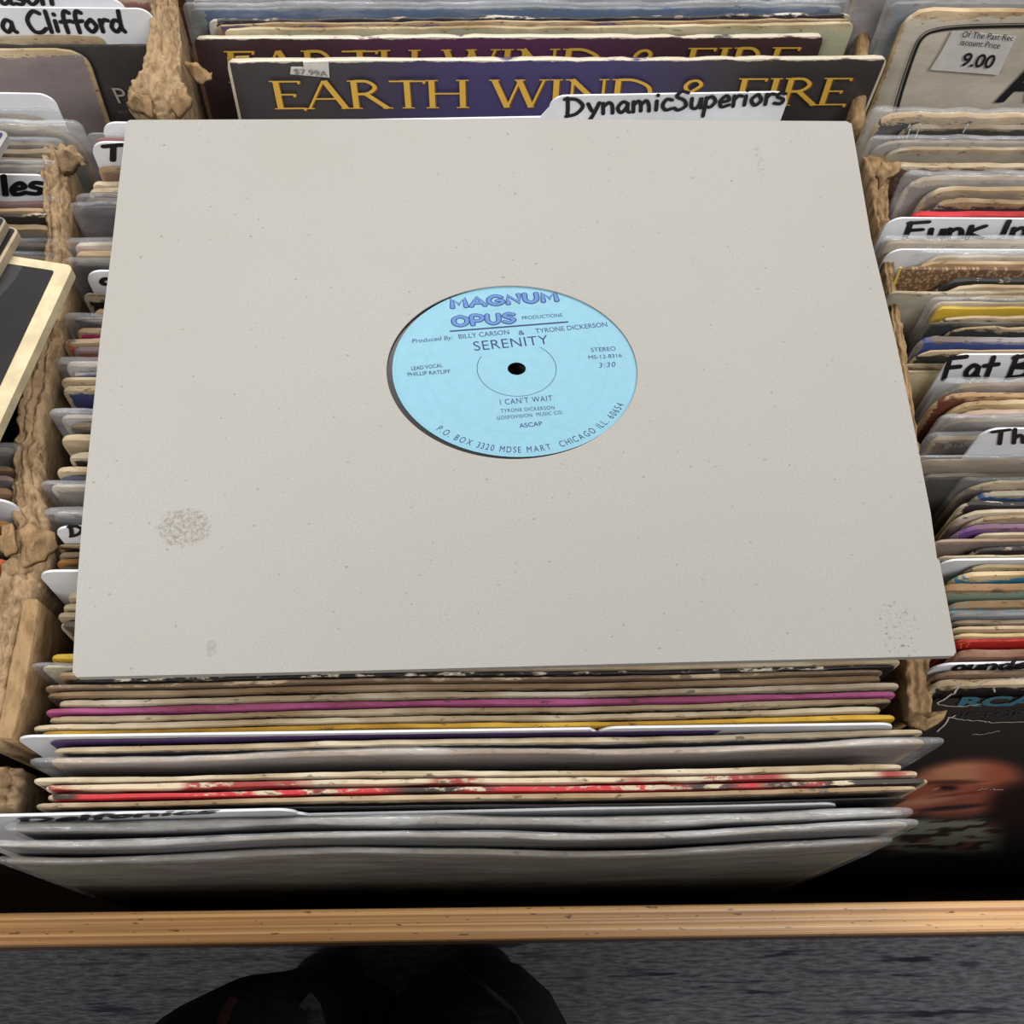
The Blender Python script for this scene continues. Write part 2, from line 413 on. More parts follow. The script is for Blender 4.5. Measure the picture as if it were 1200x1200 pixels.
box('bottom_board', -BW, BW, -width + .0075, 0.72, ZB - 0.018, ZB, DARKW, binr)
box('back_board', -BW, BW, 0.7205, 0.735, ZB - 0.03, Z0 + 0.02, DARKW, binr)
box('side_board', -BW - 0.015, -BW - 0.0005, -width, 0.735, ZB - 0.03, Z0 - 0.06, DARKW, binr)
box('side_board', BW + 0.0005, BW + 0.015, -width, 0.735, ZB - 0.03, Z0 - 0.06, DARKW, binr)
box('plinth', -BW + 0.05, BW - 0.05, 0.12, 0.66, 0.0, ZB - 0.0185, DARKW, binr)

# ------------------------------------------------------------------ the grey die-cut sleeve with the blue label
def paperboard():
    t = NT('grey_paperboard'); co = t.n('ShaderNodeTexCoord').outputs['Object']
    n1 = t.noise(t.mapv(co, (1100, 1300, 300)), 1.0, 3, 0.7); n2 = t.noise(t.mapv(co, (14, 16, 9)), 1.0, 3, 0.6)
    n3 = t.noise(t.mapv(co, (420, 480, 100)), 1.0, 1, 0.4)
    n4 = t.noise(t.mapv(co, (620, 640, 100)), 1.0, 4, 0.75)
    f = t.mix(t.ramp(n1, 0.25, 0.75), lin((158, 156, 152)), lin((169, 167, 162)))
    f = t.mix(t.math('MULTIPLY', t.ramp(n2, 0.35, 0.7), 0.35), f, lin((160, 157, 150)))
    f = t.mix(t.math('MULTIPLY', t.ramp(n3, 0.75, 0.78), 0.45), f, lin((96, 88, 78)))
    def spot(f, px, ra, rb, col, thr0, thr1, amt, src):
        c = at(*px, 0)
        s = t.n('ShaderNodeVectorMath', operation='SUBTRACT'); t.l(co, s.inputs[0]); s.inputs[1].default_value = (c.x, c.y, Z0)
        d = t.n('ShaderNodeVectorMath', operation='DIVIDE'); t.l(s.outputs[0], d.inputs[0]); d.inputs[1].default_value = (ra, rb, 1)
        ln = t.n('ShaderNodeVectorMath', operation='LENGTH'); t.l(d.outputs[0], ln.inputs[0])
        m = t.math('SUBTRACT', 1.0, t.ramp(t.math('ADD', ln.outputs['Value'], t.math('MULTIPLY', t.math('SUBTRACT', n3, 0.5), 0.5)), 0.86, 1.06))
        m = t.math('MULTIPLY', t.math('MULTIPLY', m, t.ramp(src, thr0, thr1)), amt)
        return t.mix(m, f, lin(col))
    f = spot(f, (216, 618), 0.0098, 0.0075, (114, 108, 94), 0.42, 0.60, 0.62, n4)
    f = spot(f, (1053, 742), 0.008, 0.013, (91, 86, 76), 0.55, 0.66, 0.7, n4)
    f = spot(f, (248, 760), 0.002, 0.003, (124, 120, 109), 0.3, 0.6, 0.4, n4)
    f = spot(f, (890, 190), 0.002, 0.011, (116, 109, 97), 0.5, 0.66, 0.6, n4)
    t.l(f, t.b.inputs['Base Color']); t.b.inputs['Roughness'].default_value = 0.75; t.b.inputs['Specular IOR Level'].default_value = 0.22
    bp = t.n('ShaderNodeBump'); bp.inputs['Strength'].default_value = 0.12; bp.inputs['Distance'].default_value = 0.0004
    t.l(n1, bp.inputs['Height']); t.l(bp.outputs[0], t.b.inputs['Normal'])
    return t.m
BOARD = paperboard()
hc = at(601, 433, 0); hrx = (at(747, 433, 0) - hc).x; hry = (at(601, 332, 0) - at(601, 535, 0)).y / 2
outer_px = [(148, 143), (152, 140.5), (420, 139.5), (700, 140), (992, 142), (998, 145), (1004, 180), (1021, 280), (1050, 400), (1073, 510), (1090.5, 600), (1098, 654), (1101, 657),
            (1111, 710), (1120.5, 764), (1117, 768.5), (800, 776), (420, 786), (90, 793.5), (85, 788), (90, 690), (97, 600), (107, 500), (117, 400), (131, 290), (140, 210)]
outer = [at(*p, 0) for p in outer_px]
def bound(c, ang):                          # distance from c to the outline in direction ang
    best = None
    for i in range(len(outer)):
        a, b = outer[i], outer[(i + 1) % len(outer)]
        dx, dy = cos(ang), sin(ang); ex, ey = b.x - a.x, b.y - a.y
        den = dx * ey - dy * ex
        if abs(den) < 1e-12: continue
        t = ((a.x - c.x) * ey - (a.y - c.y) * ex) / den; u = ((a.x - c.x) * dy - (a.y - c.y) * dx) / den
        if t > 0 and -1e-9 <= u <= 1 + 1e-9 and (best is None or t < best): best = t
    return best
angs = sorted([2 * pi * k / 160 for k in range(160)] + [math.atan2(p.y - hc.y, p.x - hc.x) % (2 * pi) for p in outer])
def panel(vs, fs, zt, zb):
    b = len(vs); n = len(angs)
    for a in angs:
        r = bound(hc, a); h = 1 / math.sqrt((cos(a) / hrx) ** 2 + (sin(a) / hry) ** 2)
        o = (hc.x + r * cos(a), hc.y + r * sin(a)); i = (hc.x + h * cos(a), hc.y + h * sin(a))
        vs += [(o[0], o[1], zt), (i[0], i[1], zt), (i[0], i[1], zb), (o[0], o[1], zb)]
    for k in range(n):
        for j in range(4):
            p, q = b + 4 * k, b + 4 * ((k + 1) % n); fs.append((p + j, p + (j + 1) % 4, q + (j + 1) % 4, q + j))
vs, fs = [], []
panel(vs, fs, Z0, Z0 - 0.0007)
sleeve = mesh_obj('cardboard_sleeve', vs, fs, BOARD); fix(sleeve)
tag(sleeve, 'plain grey die-cut cardboard sleeve lying flat across the centre row of records', 'record sleeve')
vs, fs = [], []; panel(vs, fs, Z0 - 0.0032, Z0 - 0.0040)
fix(mesh_obj('back_panel', vs, fs, BOARD, sleeve))
vs, fs = [], []; n = len(angs)              # folded edges: left, top and right closed, so the two panels belong together
for a in angs:
    r = bound(hc, a)
    for q, z in ((r, -.0006), (r - .0007, -.0006), (r - .0007, -.0033), (r, -.0033)): vs.append((hc.x + q * cos(a), hc.y + q * sin(a), Z0 + z))
for k in range(n):
    for j in range(4):
        p, q = 4 * k, 4 * ((k + 1) % n); fs.append((p + j, p + (j + 1) % 4, q + (j + 1) % 4, q + j))
fix(mesh_obj('folded_edge', vs, fs, BOARD, sleeve))

DS = hry / hrx
lc = at(605.5, 432.3, -0.001)
lr = hrx * .988
def ring(vs, fs, c, r0, r1, z, N=120, rng=None):
    b = len(vs)
    A0, A1 = rng or (0, 2 * pi)
    for k in range(N + 1):
        a = A0 + (A1 - A0) * k / N
        for r in (r0, r1): vs.append((c.x + r * cos(a), c.y + r * DS * sin(a), z))
    for k in range(N): fs.append((b + 2 * k, b + 2 * k + 1, b + 2 * k + 3, b + 2 * k + 2))
def disc(name, c, r0, r1, zt, zb, mat, parent=None, N=120):
    vs, fs = [], []
    for k in range(N):
        a = 2 * pi * k / N
        for r, z in ((r0, zt), (r1, zt), (r1, zb), (r0, zb)): vs.append((c.x + r * cos(a), c.y + r * DS * sin(a), z))
    for k in range(N):
        for j in range(4):
            p, q = 4 * k, 4 * ((k + 1) % N); fs.append((p + j, p + (j + 1) % 4, q + (j + 1) % 4, q + j))
    return fix(mesh_obj(name, vs, fs, mat, parent))
VINYL = plain('black_vinyl', (18, 18, 20), 0.22, spec=0.6)
rec = disc('vinyl_record', lc, 0.0036, 0.149, Z0 - 0.0011, Z0 - 0.0028, VINYL)
tag(rec, 'black vinyl record inside the grey sleeve, its light blue label showing', 'record')
LAB = plain('light_blue_paper', (128, 176, 196), 0.5, 0.02, 300, spec=0.35)
lab = disc('record_label', lc, 0.0036, lr, Z0 - 0.0008, Z0 - 0.00105, LAB, rec); lab['label'] = 'light blue paper label with dark blue printing'
NAVY = plain('dark_blue_print', (26, 46, 98), 0.5); MID = plain('mid_blue_print', (82, 122, 182), 0.5); PALE = plain('pressing_ring', (122, 172, 192), 0.5)
zl = Z0 - 0.00073
vs, fs = [], []
ring(vs, fs, lc, 0.0155, 0.01575, zl - .00003, rng=(R_(-208), R_(52)))
mesh_obj('centre_circle', vs, fs, NAVY, lab)
vs, fs = [], []
ring(vs, fs, lc, 0.0355, 0.0361, zl - .00005); ring(vs, fs, lc, 0.0030 + lr - 0.0045, lr - 0.0009, zl - .00005)
mesh_obj('pressing_rings', vs, fs, PALE, lab)
def label_text(text, a, b, hpx, mat=NAVY, off=0.0, shear=0.0, dz=0.0, name='printed_text', space=1.0):
    """a, b: baseline ends in the photo, hpx capital height in px; laid on the label"""
    p0, p1 = at(*a, -0.0007), at(*b, -0.0007); top = at(a[0], a[1] - hpx, -0.0007)
    d = p1 - p0; un = V((-d.y / DS, d.x * DS)).normalized()           # square to the baseline on the (foreshortened) label
    up = un * ((top - p0).length)
    vs, fs, L = type_mesh(text, off, shear, space)
    vs = [(p0.x + d.x * v[0] / L + up.x * v[2], p0.y + d.y * v[0] / L + up.y * v[2], zl + dz) for v in vs]
    return mesh_obj(name, vs, fs, mat, lab)
BUBBLE = {
 'M': (1.05, [[(.12, .05), (.16, .9), (.5, .3), (.84, .9), (.9, .05)]]), 'A': (.98, [[(.08, .05), (.46, .92), (.86, .05)], [(.26, .34), (.68, .34)]]),
 'G': (.98, [[(.8, .78), (.48, .95), (.12, .7), (.12, .28), (.46, .04), (.82, .2), (.82, .44), (.56, .44)]]), 'N': (.95, [[(.12, .05), (.14, .9), (.76, .08), (.78, .93)]]),
 'U': (.95, [[(.12, .93), (.12, .3), (.44, .03), (.76, .3), (.78, .93)]]), 'O': (1.0, [[(.46, .95), (.12, .72), (.12, .26), (.46, .04), (.82, .26), (.82, .72), (.46, .95)]]),
 'P': (.86, [[(.12, .05), (.12, .92), (.56, .92), (.74, .66), (.54, .42), (.14, .42)]]), 'S': (.82, [[(.66, .82), (.36, .95), (.12, .74), (.38, .52), (.66, .32), (.4, .04), (.08, .16)]]),
}
def bubble_text(text, a, b, hpx):
    hpx *= .84
    p0, p1 = at(*a, -0.0007), at(*b, -0.0007); d = p1 - p0
    up = V((-d.y / DS, d.x * DS)).normalized() * (at(a[0], a[1] - hpx, -0.0007) - p0).length
    for w, mat, dz in ((.34, NAVY, 0.0), (.22, MID, .00009)):
        vs, fs = [], []; x = 0.0
        for ch in text:
            adv, st = BUBBLE[ch]
            for q in st: ribbon(vs, fs, [(x + k[0], k[1]) for k in q], w, smooth=ch in 'GUOPS')
            x += adv * 1.06
        L = x - .1
        mesh_obj('bubble_lettering', [(p0.x + d.x * v[0] / L + up.x * v[2], p0.y + d.y * v[0] / L + up.y * v[2], zl + dz - v[1]) for v in vs], fs, mat, lab)
bubble_text('MAGNUM', (528, 361), (655, 352.5), 13.5); bubble_text('OPUS', (531, 382.5), (605, 378), 14)
label_text('PRODUCTIONS', (612, 374.5), (659, 371), 4.2)
label_text('Produced By:', (483, 402), (531, 397.5), 5, shear=.2)
label_text('BILLY CARSON', (538, 397), (597, 391.5), 5.6)
label_text('&', (608, 392.5), (615, 392), 5.6)
label_text('TYRONE DICKERSON', (628, 390.5), (712, 382.5), 5.6)
label_text('SERENITY', (556, 411), (643.5, 403), 11.5, off=-.004, space=1.05)
label_text('STEREO', (693, 412.5), (722, 410.5), 5)
label_text('MS-12-8316', (690, 421), (729, 418.5), 4.6)
label_text('3:30', (702, 431), (722, 429.5), 6, shear=.25, space=1.2)
label_text('LEAD VOCAL', (482.5, 434), (519, 430), 4.6, off=.006)
label_text('PHILLIP RATLIFF', (478, 441), (528, 437), 4.6, off=.006)
label_text("I CAN'T WAIT", (586.5, 474.5), (648, 469.5), 6.8, space=1.15)
label_text('TYRONE DICKERSON', (587, 483.5), (650, 479.5), 4.4, space=1.1)
label_text('GOSPOVISION  MUSIC CO.', (582.5, 492), (660, 485), 4.4, space=1.1)
label_text('ASCAP', (609, 501.5), (636, 498.5), 5.4, off=.004)
p = [at(527, 387.3, -.0007), at(666, 376.3, -.0007), at(666, 378, -.0007), at(527, 389, -.0007)]
mesh_obj('printed_rule', [(q.x, q.y, zl) for q in p], [(0, 1, 2, 3)], NAVY, lab)
# address set around the lower rim
def rim_text(text, a0, a1, r, h):
    vs, fs = [], []; adv = []
    for ch in text:
        if ch == ' ': adv.append((ch, .45, None)); continue
        m = type_mesh(ch, 0); adv.append((ch, m[2] + .16, m))
    tot = sum(q[1] for q in adv); x = 0
    for ch, w, m in adv:
        if m:
            am = a0 + (a1 - a0) * (x + w / 2) / tot; b = len(vs); sc = h
            for v in m[0]:
                ang = am; tx, ty = -sin(ang), cos(ang); lx = (v[0] - m[2] / 2) * sc * .69 * 1.25; ly = v[2] * sc
                px = r * cos(ang) + tx * lx - cos(ang) * ly; py = r * sin(ang) + ty * lx - sin(ang) * ly
                vs.append((lc.x + px, lc.y + py * DS, zl))
            fs += [tuple(i + b for i in f) for f in m[1]]
        x += w
    mesh_obj('rim_lettering', vs, fs, NAVY, lab)
def lang(px, py):
    q = at(px, py, -.0007) - lc; return math.atan2(q.y / DS, q.x)
rim_text('P.O. BOX 3320 MDSE MART  CHICAGO ILL. 60654', lang(518, 497) , lang(727, 472) , lr * 0.955, 0.0034)

# ------------------------------------------------------------------ rows of records
CREAM = (222, 208, 180); WHITE = (226, 220, 206); TAN = (176, 152, 122); DARK = (40, 37, 36); GREY = (112, 108, 104); BROWN = (96, 72, 56)
BLUE = (44, 74, 120); TAUPE = (136, 120, 112)
ZT = -0.019
def dirv(yaw): return V((cos(R_(yaw)), sin(R_(yaw)), 0))
def build_row(rows, yaw, side, wd, lean, group, z=ZT):
    """rows from back to front; each: (px x, px y, face, edge, label, options). side 'L': px is the left end; 'R': the right end."""
    it = []
    for r in rows:
        x, y, face, edge, label = r[:5]; o = r[5] if len(r) > 5 else {}
        zz = o.get('z', z); A = at(x, y, zz); yw = o.get('yaw', yaw)
        if face == 'card': it.append([A, A, A.y + (0 if o.get('centre') else (1 if side == 'L' else -1) * .5 * HJ * sin(R_(yw))), face, edge, label, o]); continue
        if 'r' in o:
            B = at(*o['r'], zz); L = min(max((B - A).length, .296), .324); yw = math.degrees(math.atan2(B.y - A.y, B.x - A.x)); B = A + dirv(yw) * L
        elif side == 'L': B = A + dirv(yw) * o.get('w', wd)
        else: B, A = A, A - dirv(yw) * o.get('w', wd)
        mid = A.y + (B.y - A.y) * .5 - (zz - z) * math.tan(R_(lean))
        it.append([A, B, mid, face, edge, label, o])
    for i in range(len(it)):
        if it[i][3] == 'card':
            zz = it[i][6].get('z', z); x, y = rows[i][:2]; k0 = it[i][0]; off = it[i][2] - k0.y
            need = it[i + 1][2] + .0013 if i + 1 < len(it) else -9
            while it[i][2] - (zz - z) * math.tan(R_(lean)) < need and zz > -.03:
                zz -= .0005; it[i][0] = at(x, y, zz); it[i][2] = it[i][0].y + off
            it[i][2] -= (zz - z) * math.tan(R_(lean))
        if i and it[i][2] > it[i - 1][2]: print('ORDER', group, it[i][5], it[i][2], it[i - 1][2])
    for i, (A, B, mid, face, edge, label, o) in enumerate(it):
        g = []
        for j in (i - 1, i + 1):
            if 0 <= j < len(it):
                d = abs(it[j][2] - mid)
                g.append(2 * d - .0022 if it[j][3] == 'card' else d)
        T = max(.0006, min(o.get('t', .0040), 0.80 * min(g) if g else .004) - (.0007 if o.get('pl') else 0))
        if face == 'card':
            c = o['fn'](A, o); tag(c, label, None)
            continue
        ln = o.get('lean', lean)
        ob = jacket(label, A, B, T, face, edge, o.get('wear', 1.0), ln, o.get('pl', 0.0), o.get('alt'), group, o.get('wob', .0005), o.get('corner', .004), o.get('ding', .0009), o.get('rough', .5), o.get('up', .003), o.get('side', .003), tear=o.get('tear', False))
        if 'fn' in o: o['fn'](ob, T)
def card_fn(drop, x0, x1, t0, t1, lean=4.0, text=None, **k):
    def f(A, o):
        c = divider('', A, lean, drop, x0, x1, t0, t1, **k)
        if text: hand(c, *text)
        return c
    return f

# --- front of the centre row, below the grey sleeve
FRONT = [
 (82, 797, DARK, WHITE, 'black sleeve with flaking white worn edge, tucked right under the grey sleeve front edge', dict(r=(1052, 781), wear=1.2, tear=True)),
 (50, 804, (132, 110, 88), (206, 188, 158), 'tan sleeve with torn brown edge, just in front of the flaking black sleeve', dict(r=(1038, 787), wear=1.2, tear=True)),
 (52, 813, (70, 58, 48), (162, 140, 114), 'second tan sleeve, between the torn tan one and a thin grey cream one', dict(r=(1035, 795), wear=1.2)),
 (66, 823, (120, 110, 96), (214, 205, 186), 'thin grey cream sleeve directly behind the magenta pink sleeve', dict(r=(1057, 803), wear=1.4)),
 (50, 832, (176, 88, 140), (186, 98, 150), 'glossy magenta pink sleeve in the front stack of the centre row', dict(r=(1053, 813), wear=.5, rough=.25, t=.0038)),
 (55, 842, (60, 52, 46), (196, 180, 152), 'thin torn beige sleeve directly in front of the magenta pink one', dict(r=(1048, 821), t=.002, wear=1.2)),
 (35, 851, (60, 54, 50), (216, 204, 178), 'thick cream sleeve with nibbled edge, directly behind the yellow sleeve', dict(r=(1036, 831), wear=1.6, ding=.0016)),
 (46, 859, (206, 164, 52), (212, 172, 66), 'golden yellow sleeve in the front stack of the centre row', dict(r=(1053, 840.5), wear=.5, rough=.35)),
 (55, 868, (84, 62, 110), (96, 74, 120), 'thin purple sleeve squeezed between the yellow one and a white card', dict(r=(1050, 850), wear=.3, t=.0010)),
 (703, 852.5, 'card', 0, 'white card with a pointed left tip and blank raised tab, in the front stack', dict(z=-.0150, centre=True, fn=card_fn(.0012, -.207, .1105, 0, .110, 3.2, H=.3175, yaw=-1.1))),
 (60, 878, (84, 82, 90), (214, 204, 180), 'cream edged dark sleeve just in front of the blank white card', dict(r=(1085, 858), wear=1.0)),
 (57, 890, (150, 132, 126), (196, 176, 150), 'taupe sleeve in a loose grey plastic cover flopping out at the right', dict(r=(1088, 871), pl=.42, wear=.8, wob=.0012, up=.001, side=.007)),
 (36, 913, (120, 108, 92), (224, 214, 190), 'wide cream sleeve with pitted edge, in front of the loose plastic cover', dict(r=(1060, 899), wear=1.8, ding=.0014)),
 (50, 922, (150, 58, 56), (218, 206, 182), 'cream sleeve with a faint red line, behind the torn red sleeve', dict(r=(1079, 907), wear=1.3, tear=True, alt=(206, 190, 160))),
 (53, 933, (190, 52, 58), (220, 206, 182), 'red sleeve with white torn patches near the front of the centre row', dict(r=(1091, 916), wear=1.0, tear=True, alt=(60, 52, 46))),
 (39, 943, (96, 88, 82), (206, 186, 158), 'tan sleeve directly in front of the torn red one', dict(r=(1078, 924), wear=1.3)),
 (60, 951, (34, 34, 36), (60, 60, 62), 'narrow black sleeve just behind the front name card', dict(r=(1067, 936), wear=.5, t=.0018)),
 (346, 948, 'card', 0, 'curved white name card reading Delfonics at the front left', dict(z=-.012, centre=True, fn=card_fn(.011, -.127, .195, -.127, 0, 3.2, ('Delfonics', (22, 965), (250, 953), (24, 959)), H=.3165, yaw=-.9))),
 (15, 968, (74, 72, 72), (150, 146, 138), 'dark sleeve in shiny clear plastic, directly in front of the front name card', dict(r=(1062, 955), pl=.42, wear=.6, wob=.0012, up=.002)),
 (-6, 988, (104, 98, 92), (164, 158, 148), 'wide sleeve in crinkled clear plastic, frontmost but one in the centre row', dict(r=(1068, 970), pl=.45, wear=.7, wob=.0016, up=.003, t=.0034)),
 (4, 1006, (92, 80, 72), (146, 134, 118), 'lowest slumped sleeve in clear plastic, frontmost in the centre row', dict(r=(1040, 990), z=-.030, pl=.40, wear=.7, wob=.0018, up=.001, alt=(104, 104, 80))),
]
build_row(FRONT, -1.0, 'L', HJ, 3.2, 'records in the front stack of the centre row')

# --- left ends of the centre row, seen left of the grey sleeve (back to front)
CARDZ = -.0052
def tip(z=CARDZ, drop=.0003, text=None): return dict(z=z, fn=card_fn(drop, 0, .318, 0, .318, 3.2, text, H=.327))
MID_ROW = [
 (117, 143, 'card', 0, 'white card with blank rounded corner, rearmost of the centre row', tip()),
 (110, 161, (176, 60, 68), (190, 120, 112), 'thin pink red sleeve between two white cards at the rear left corner', dict(t=.0012, pl=.3)),
 (104, 166, 'card', 0, 'white name card lettered Th, at the rear left corner of the grey sleeve', tip(text=('Th', (124, 188), (166, 188), (121, 169), .24))),
 (113, 194, (150, 120, 104), (206, 180, 150), 'tan brown sleeve just in front of the card lettered Th', dict(wear=1.2)),
 (106, 211, (130, 116, 98), (226, 214, 190), 'cream sleeve with curled frayed corner, behind a dark plastic corner', dict(wear=2.2, ding=.002)),
 (102, 221, (110, 40, 44), (216, 206, 190), 'thin white edged dark red sleeve at the rear of the centre row', dict(wear=.7)),
 (97, 232, (52, 50, 52), (130, 128, 126), 'black sleeve with a scuffed silvery corner at the rear left', dict(pl=.25, wear=.7)),
 (90, 240, (70, 70, 74), (96, 96, 98), 'grey black sleeve in stiff clear plastic with a large pointed corner', dict(pl=.3, wear=.3, rough=.3)),
 (85, 284, (206, 198, 186), (216, 208, 196), 'white sleeve with a red patch in shiny plastic, left of the grey sleeve', dict(pl=.3, wear=.8, alt=(190, 50, 62), t=.003)),
 (86, 295, (176, 152, 128), (210, 194, 168), 'cream sleeve below the white one with the red patch', dict(wear=1.4)),
 (84, 307, (58, 58, 60), (100, 98, 96), 'dark glossy sleeve just behind a rounded white card', dict(pl=.25, wear=.5)),
 (98, 317, 'card', 0, 'white card with a rounded corner and one pen mark, beside the sleeve left edge', tip(text=('c', (118, 334), (128, 334), (117, 322), .3))),
 (95, 343, (44, 42, 42), (222, 212, 190), 'black sleeve with white crumpled corner, just in front of the rounded card', dict(wear=1.6, ding=.002)),
 (108, 363, (190, 176, 150), (210, 196, 170), 'short cream sleeve left of the grey sleeve upper half', dict(wear=1.0)),
 (83, 373, (38, 38, 42), (160, 158, 158), 'glossy black sleeve left of the grey sleeve upper half', dict(pl=.3, wear=.5, rough=.25)),
 (88, 386, (176, 60, 110), (210, 196, 176), 'magenta sleeve peeking out under the glossy black sleeve', dict(wear=.8)),
 (72, 398, (206, 116, 84), (222, 206, 178), 'cream and orange edged sleeve below the magenta one', dict(wear=1.2)),
 (84, 408, (120, 70, 50), (150, 140, 150), 'brown and blue sleeve leaning beside the grey sleeve edge', dict(wear=.6, alt=(110, 128, 160))),
 (75, 425, (196, 198, 204), (222, 222, 222), 'white sleeve above a blue one on the left side', dict(pl=.3, wear=1.0)),
 (80, 437, (58, 74, 120), (190, 190, 196), 'navy blue sleeve between white and cream ones on the left side', dict(wear=.4)),
 (69, 443, (200, 186, 160), (222, 208, 180), 'cream sleeve just below the navy blue one', dict(wear=1.5)),
 (71, 453, (64, 70, 112), (212, 200, 176), 'cream edged navy sleeve, second below the navy blue one', dict(wear=1.2, ding=.0016)),
 (69, 487, (196, 198, 202), (222, 222, 222), 'white plastic covered sleeve jutting left halfway down the grey sleeve', dict(pl=.4, wear=1.0, up=.005)),
 (79, 497, (90, 90, 90), (160, 152, 136), 'grey sleeve just below the jutting white plastic one', dict(wear=.8)),
 (69, 511, (176, 160, 132), (214, 200, 172), 'thick cream sleeve with a splayed torn corner on the left side', dict(wear=2.2, ding=.0022, t=.005)),
 (78, 531, (48, 46, 44), (214, 204, 184), 'black sleeve with white top edge and bent corner on the left side', dict(wear=1.3, ding=.002)),
 (64, 549, (160, 140, 110), (220, 206, 178), 'cream sleeve with a rounded clump corner above a navy strip', dict(wear=2.0, t=.005)),
 (68, 560, (44, 52, 92), (80, 84, 110), 'dark navy sleeve above a thick white plastic cover', dict(wear=.4)),
 (57, 568, (150, 142, 126), (226, 220, 208), 'grey sleeve in thick whitish plastic with a broad visible face on the left side', dict(pl=.35, wear=1.4)),
 (60, 601, (96, 98, 102), (150, 150, 150), 'dark grey sleeve in wrinkled plastic just behind the card lettered D', dict(pl=.35, wear=.6)),
 (61, 617, 'card', 0, 'white name card lettered D, left of the grey sleeve lower half', tip(text=('D', (82, 629), (99, 627), (80, 616), .25))),
 (64, 638, (70, 58, 46), (196, 176, 144), 'brown black sleeve just in front of the card lettered D', dict(wear=1.0)),
 (66, 648, (120, 106, 90), (160, 144, 122), 'grey brown sleeve above an orange brown one on the left side', dict(wear=1.4)),
 (64, 657, (176, 122, 66), (196, 148, 92), 'orange brown sleeve on the left side, behind a large white triangular card', dict(wear=.8)),
 (68, 664, (66, 62, 60), (120, 112, 102), 'thin dark sleeve behind the large white triangular card', dict(wear=.6)),
 (42, 669, 'card', 0, 'large blank white card with pointed corner at the lower left of the grey sleeve', tip()),
 (77, 696, (170, 148, 110), (216, 200, 170), 'cream sleeve just in front of the large blank white card', dict(wear=2.0, ding=.002)),
 (71, 709, (196, 178, 146), (214, 198, 168), 'cream sleeve with a rounded end, second in front of the large blank card', dict(wear=1.6)),
 (65, 719, (130, 118, 98), (176, 160, 134), 'olive tan sleeve at the lower left of the grey sleeve', dict(wear=1.6)),
 (68, 730, (90, 84, 72), (222, 214, 196), 'white torn edged sleeve above the bright yellow one', dict(wear=1.6, tear=True, ding=.002)),
 (57, 768, (214, 178, 56), (226, 196, 84), 'bright yellow sleeve sticking out at the lower left corner of the grey sleeve', dict(wear=.5, rough=.3)),
 (47, 781, (196, 186, 164), (220, 210, 188), 'cream sleeve with a shiny rounded end just below the bright yellow one', dict(pl=.3, wear=1.6)),
 (66, 789, (150, 132, 104), (216, 202, 174), 'short cream sleeve at the lower left corner under the grey sleeve', dict(wear=1.8)),
]
build_row(MID_ROW, -.9, 'L', HJ, 3.2, 'records under the grey sleeve in the centre row')

# --- right row (left ends), back to front
def pinstripes(ob, T):
    for a, b, c in (((1066, 152), (1062, 163), 1), ((1078, 146), (1072, 163), 1), ((1134, 146), (1128, 156), 1), ((1066, 147), (1064, 150), 1)):
        quad_on(ob, -T / 2 - .0008, 'white_line', [a, (a[0] + c, a[1]), (b[0] + c, b[1]), b], plain('white_print', (190, 190, 184), .5))
def credits(ob, T):
    m = plain('faded_print', (126, 106, 92), .6)
    for k, (t, x0, x1, y) in enumerate((('RECORDED AND MIXED IN STEREO', 1048, 1200, 212), ('Words and music by arrangement', 1046, 1196, 220), ('Produced for the long playing record', 1046, 1200, 228), ('Drums and bass guitar', 1044, 1120, 236))):
        text_on(ob, -T / 2 - .0009, 'small_print', type_mesh(t), (x0, y), (x1, y - 1), (x0 + 1, y - 4), m)
def cat_no(ob, T):
    text_on(ob, -T / 2 - .0009, 'catalogue_number', type_mesh('SP-1-677'), (1106, 526), (1136, 523), (1108, 521), plain('pale_print', (150, 150, 140), .6))
def red_no(ob, T):
    text_on(ob, -T / 2 - .0009, 'orange_lettering', type_mesh('T7'), (1122, 761), (1137, 758), (1123, 754), plain('orange_print', (226, 120, 60), .6))
def weave(ob, T):
    t = NT('woven_print'); co = t.n('ShaderNodeTexCoord').outputs['Object']
    w = t.n('ShaderNodeTexVoronoi'); w.inputs['Scale'].default_value = 1.0; t.l(t.mapv(co, (640, 1, 520)), w.inputs['Vector'])
    t.l(t.mix(t.ramp(w.outputs['Distance'], .2, .6), lin((160, 128, 98)), lin((104, 76, 54))), t.b.inputs['Base Color']); t.b.inputs['Roughness'].default_value = .7
    ob.data.materials[0] = t.m
    quad_on(ob, -T / 2 - .0008, 'yellow_border', [(1054, 314), (1057, 314), (1047, 340), (1044, 340)], plain('yellow_print', (206, 182, 84), .6))
RN = -.6
def rtip(x0=0, text=None, drop=.0003, t0=0.0, z=-.010, t1=.325, H=.322, lean=8.5): return dict(z=z, fn=card_fn(drop, x0, .325, t0, t1, lean, text, H=H, yaw=RN))
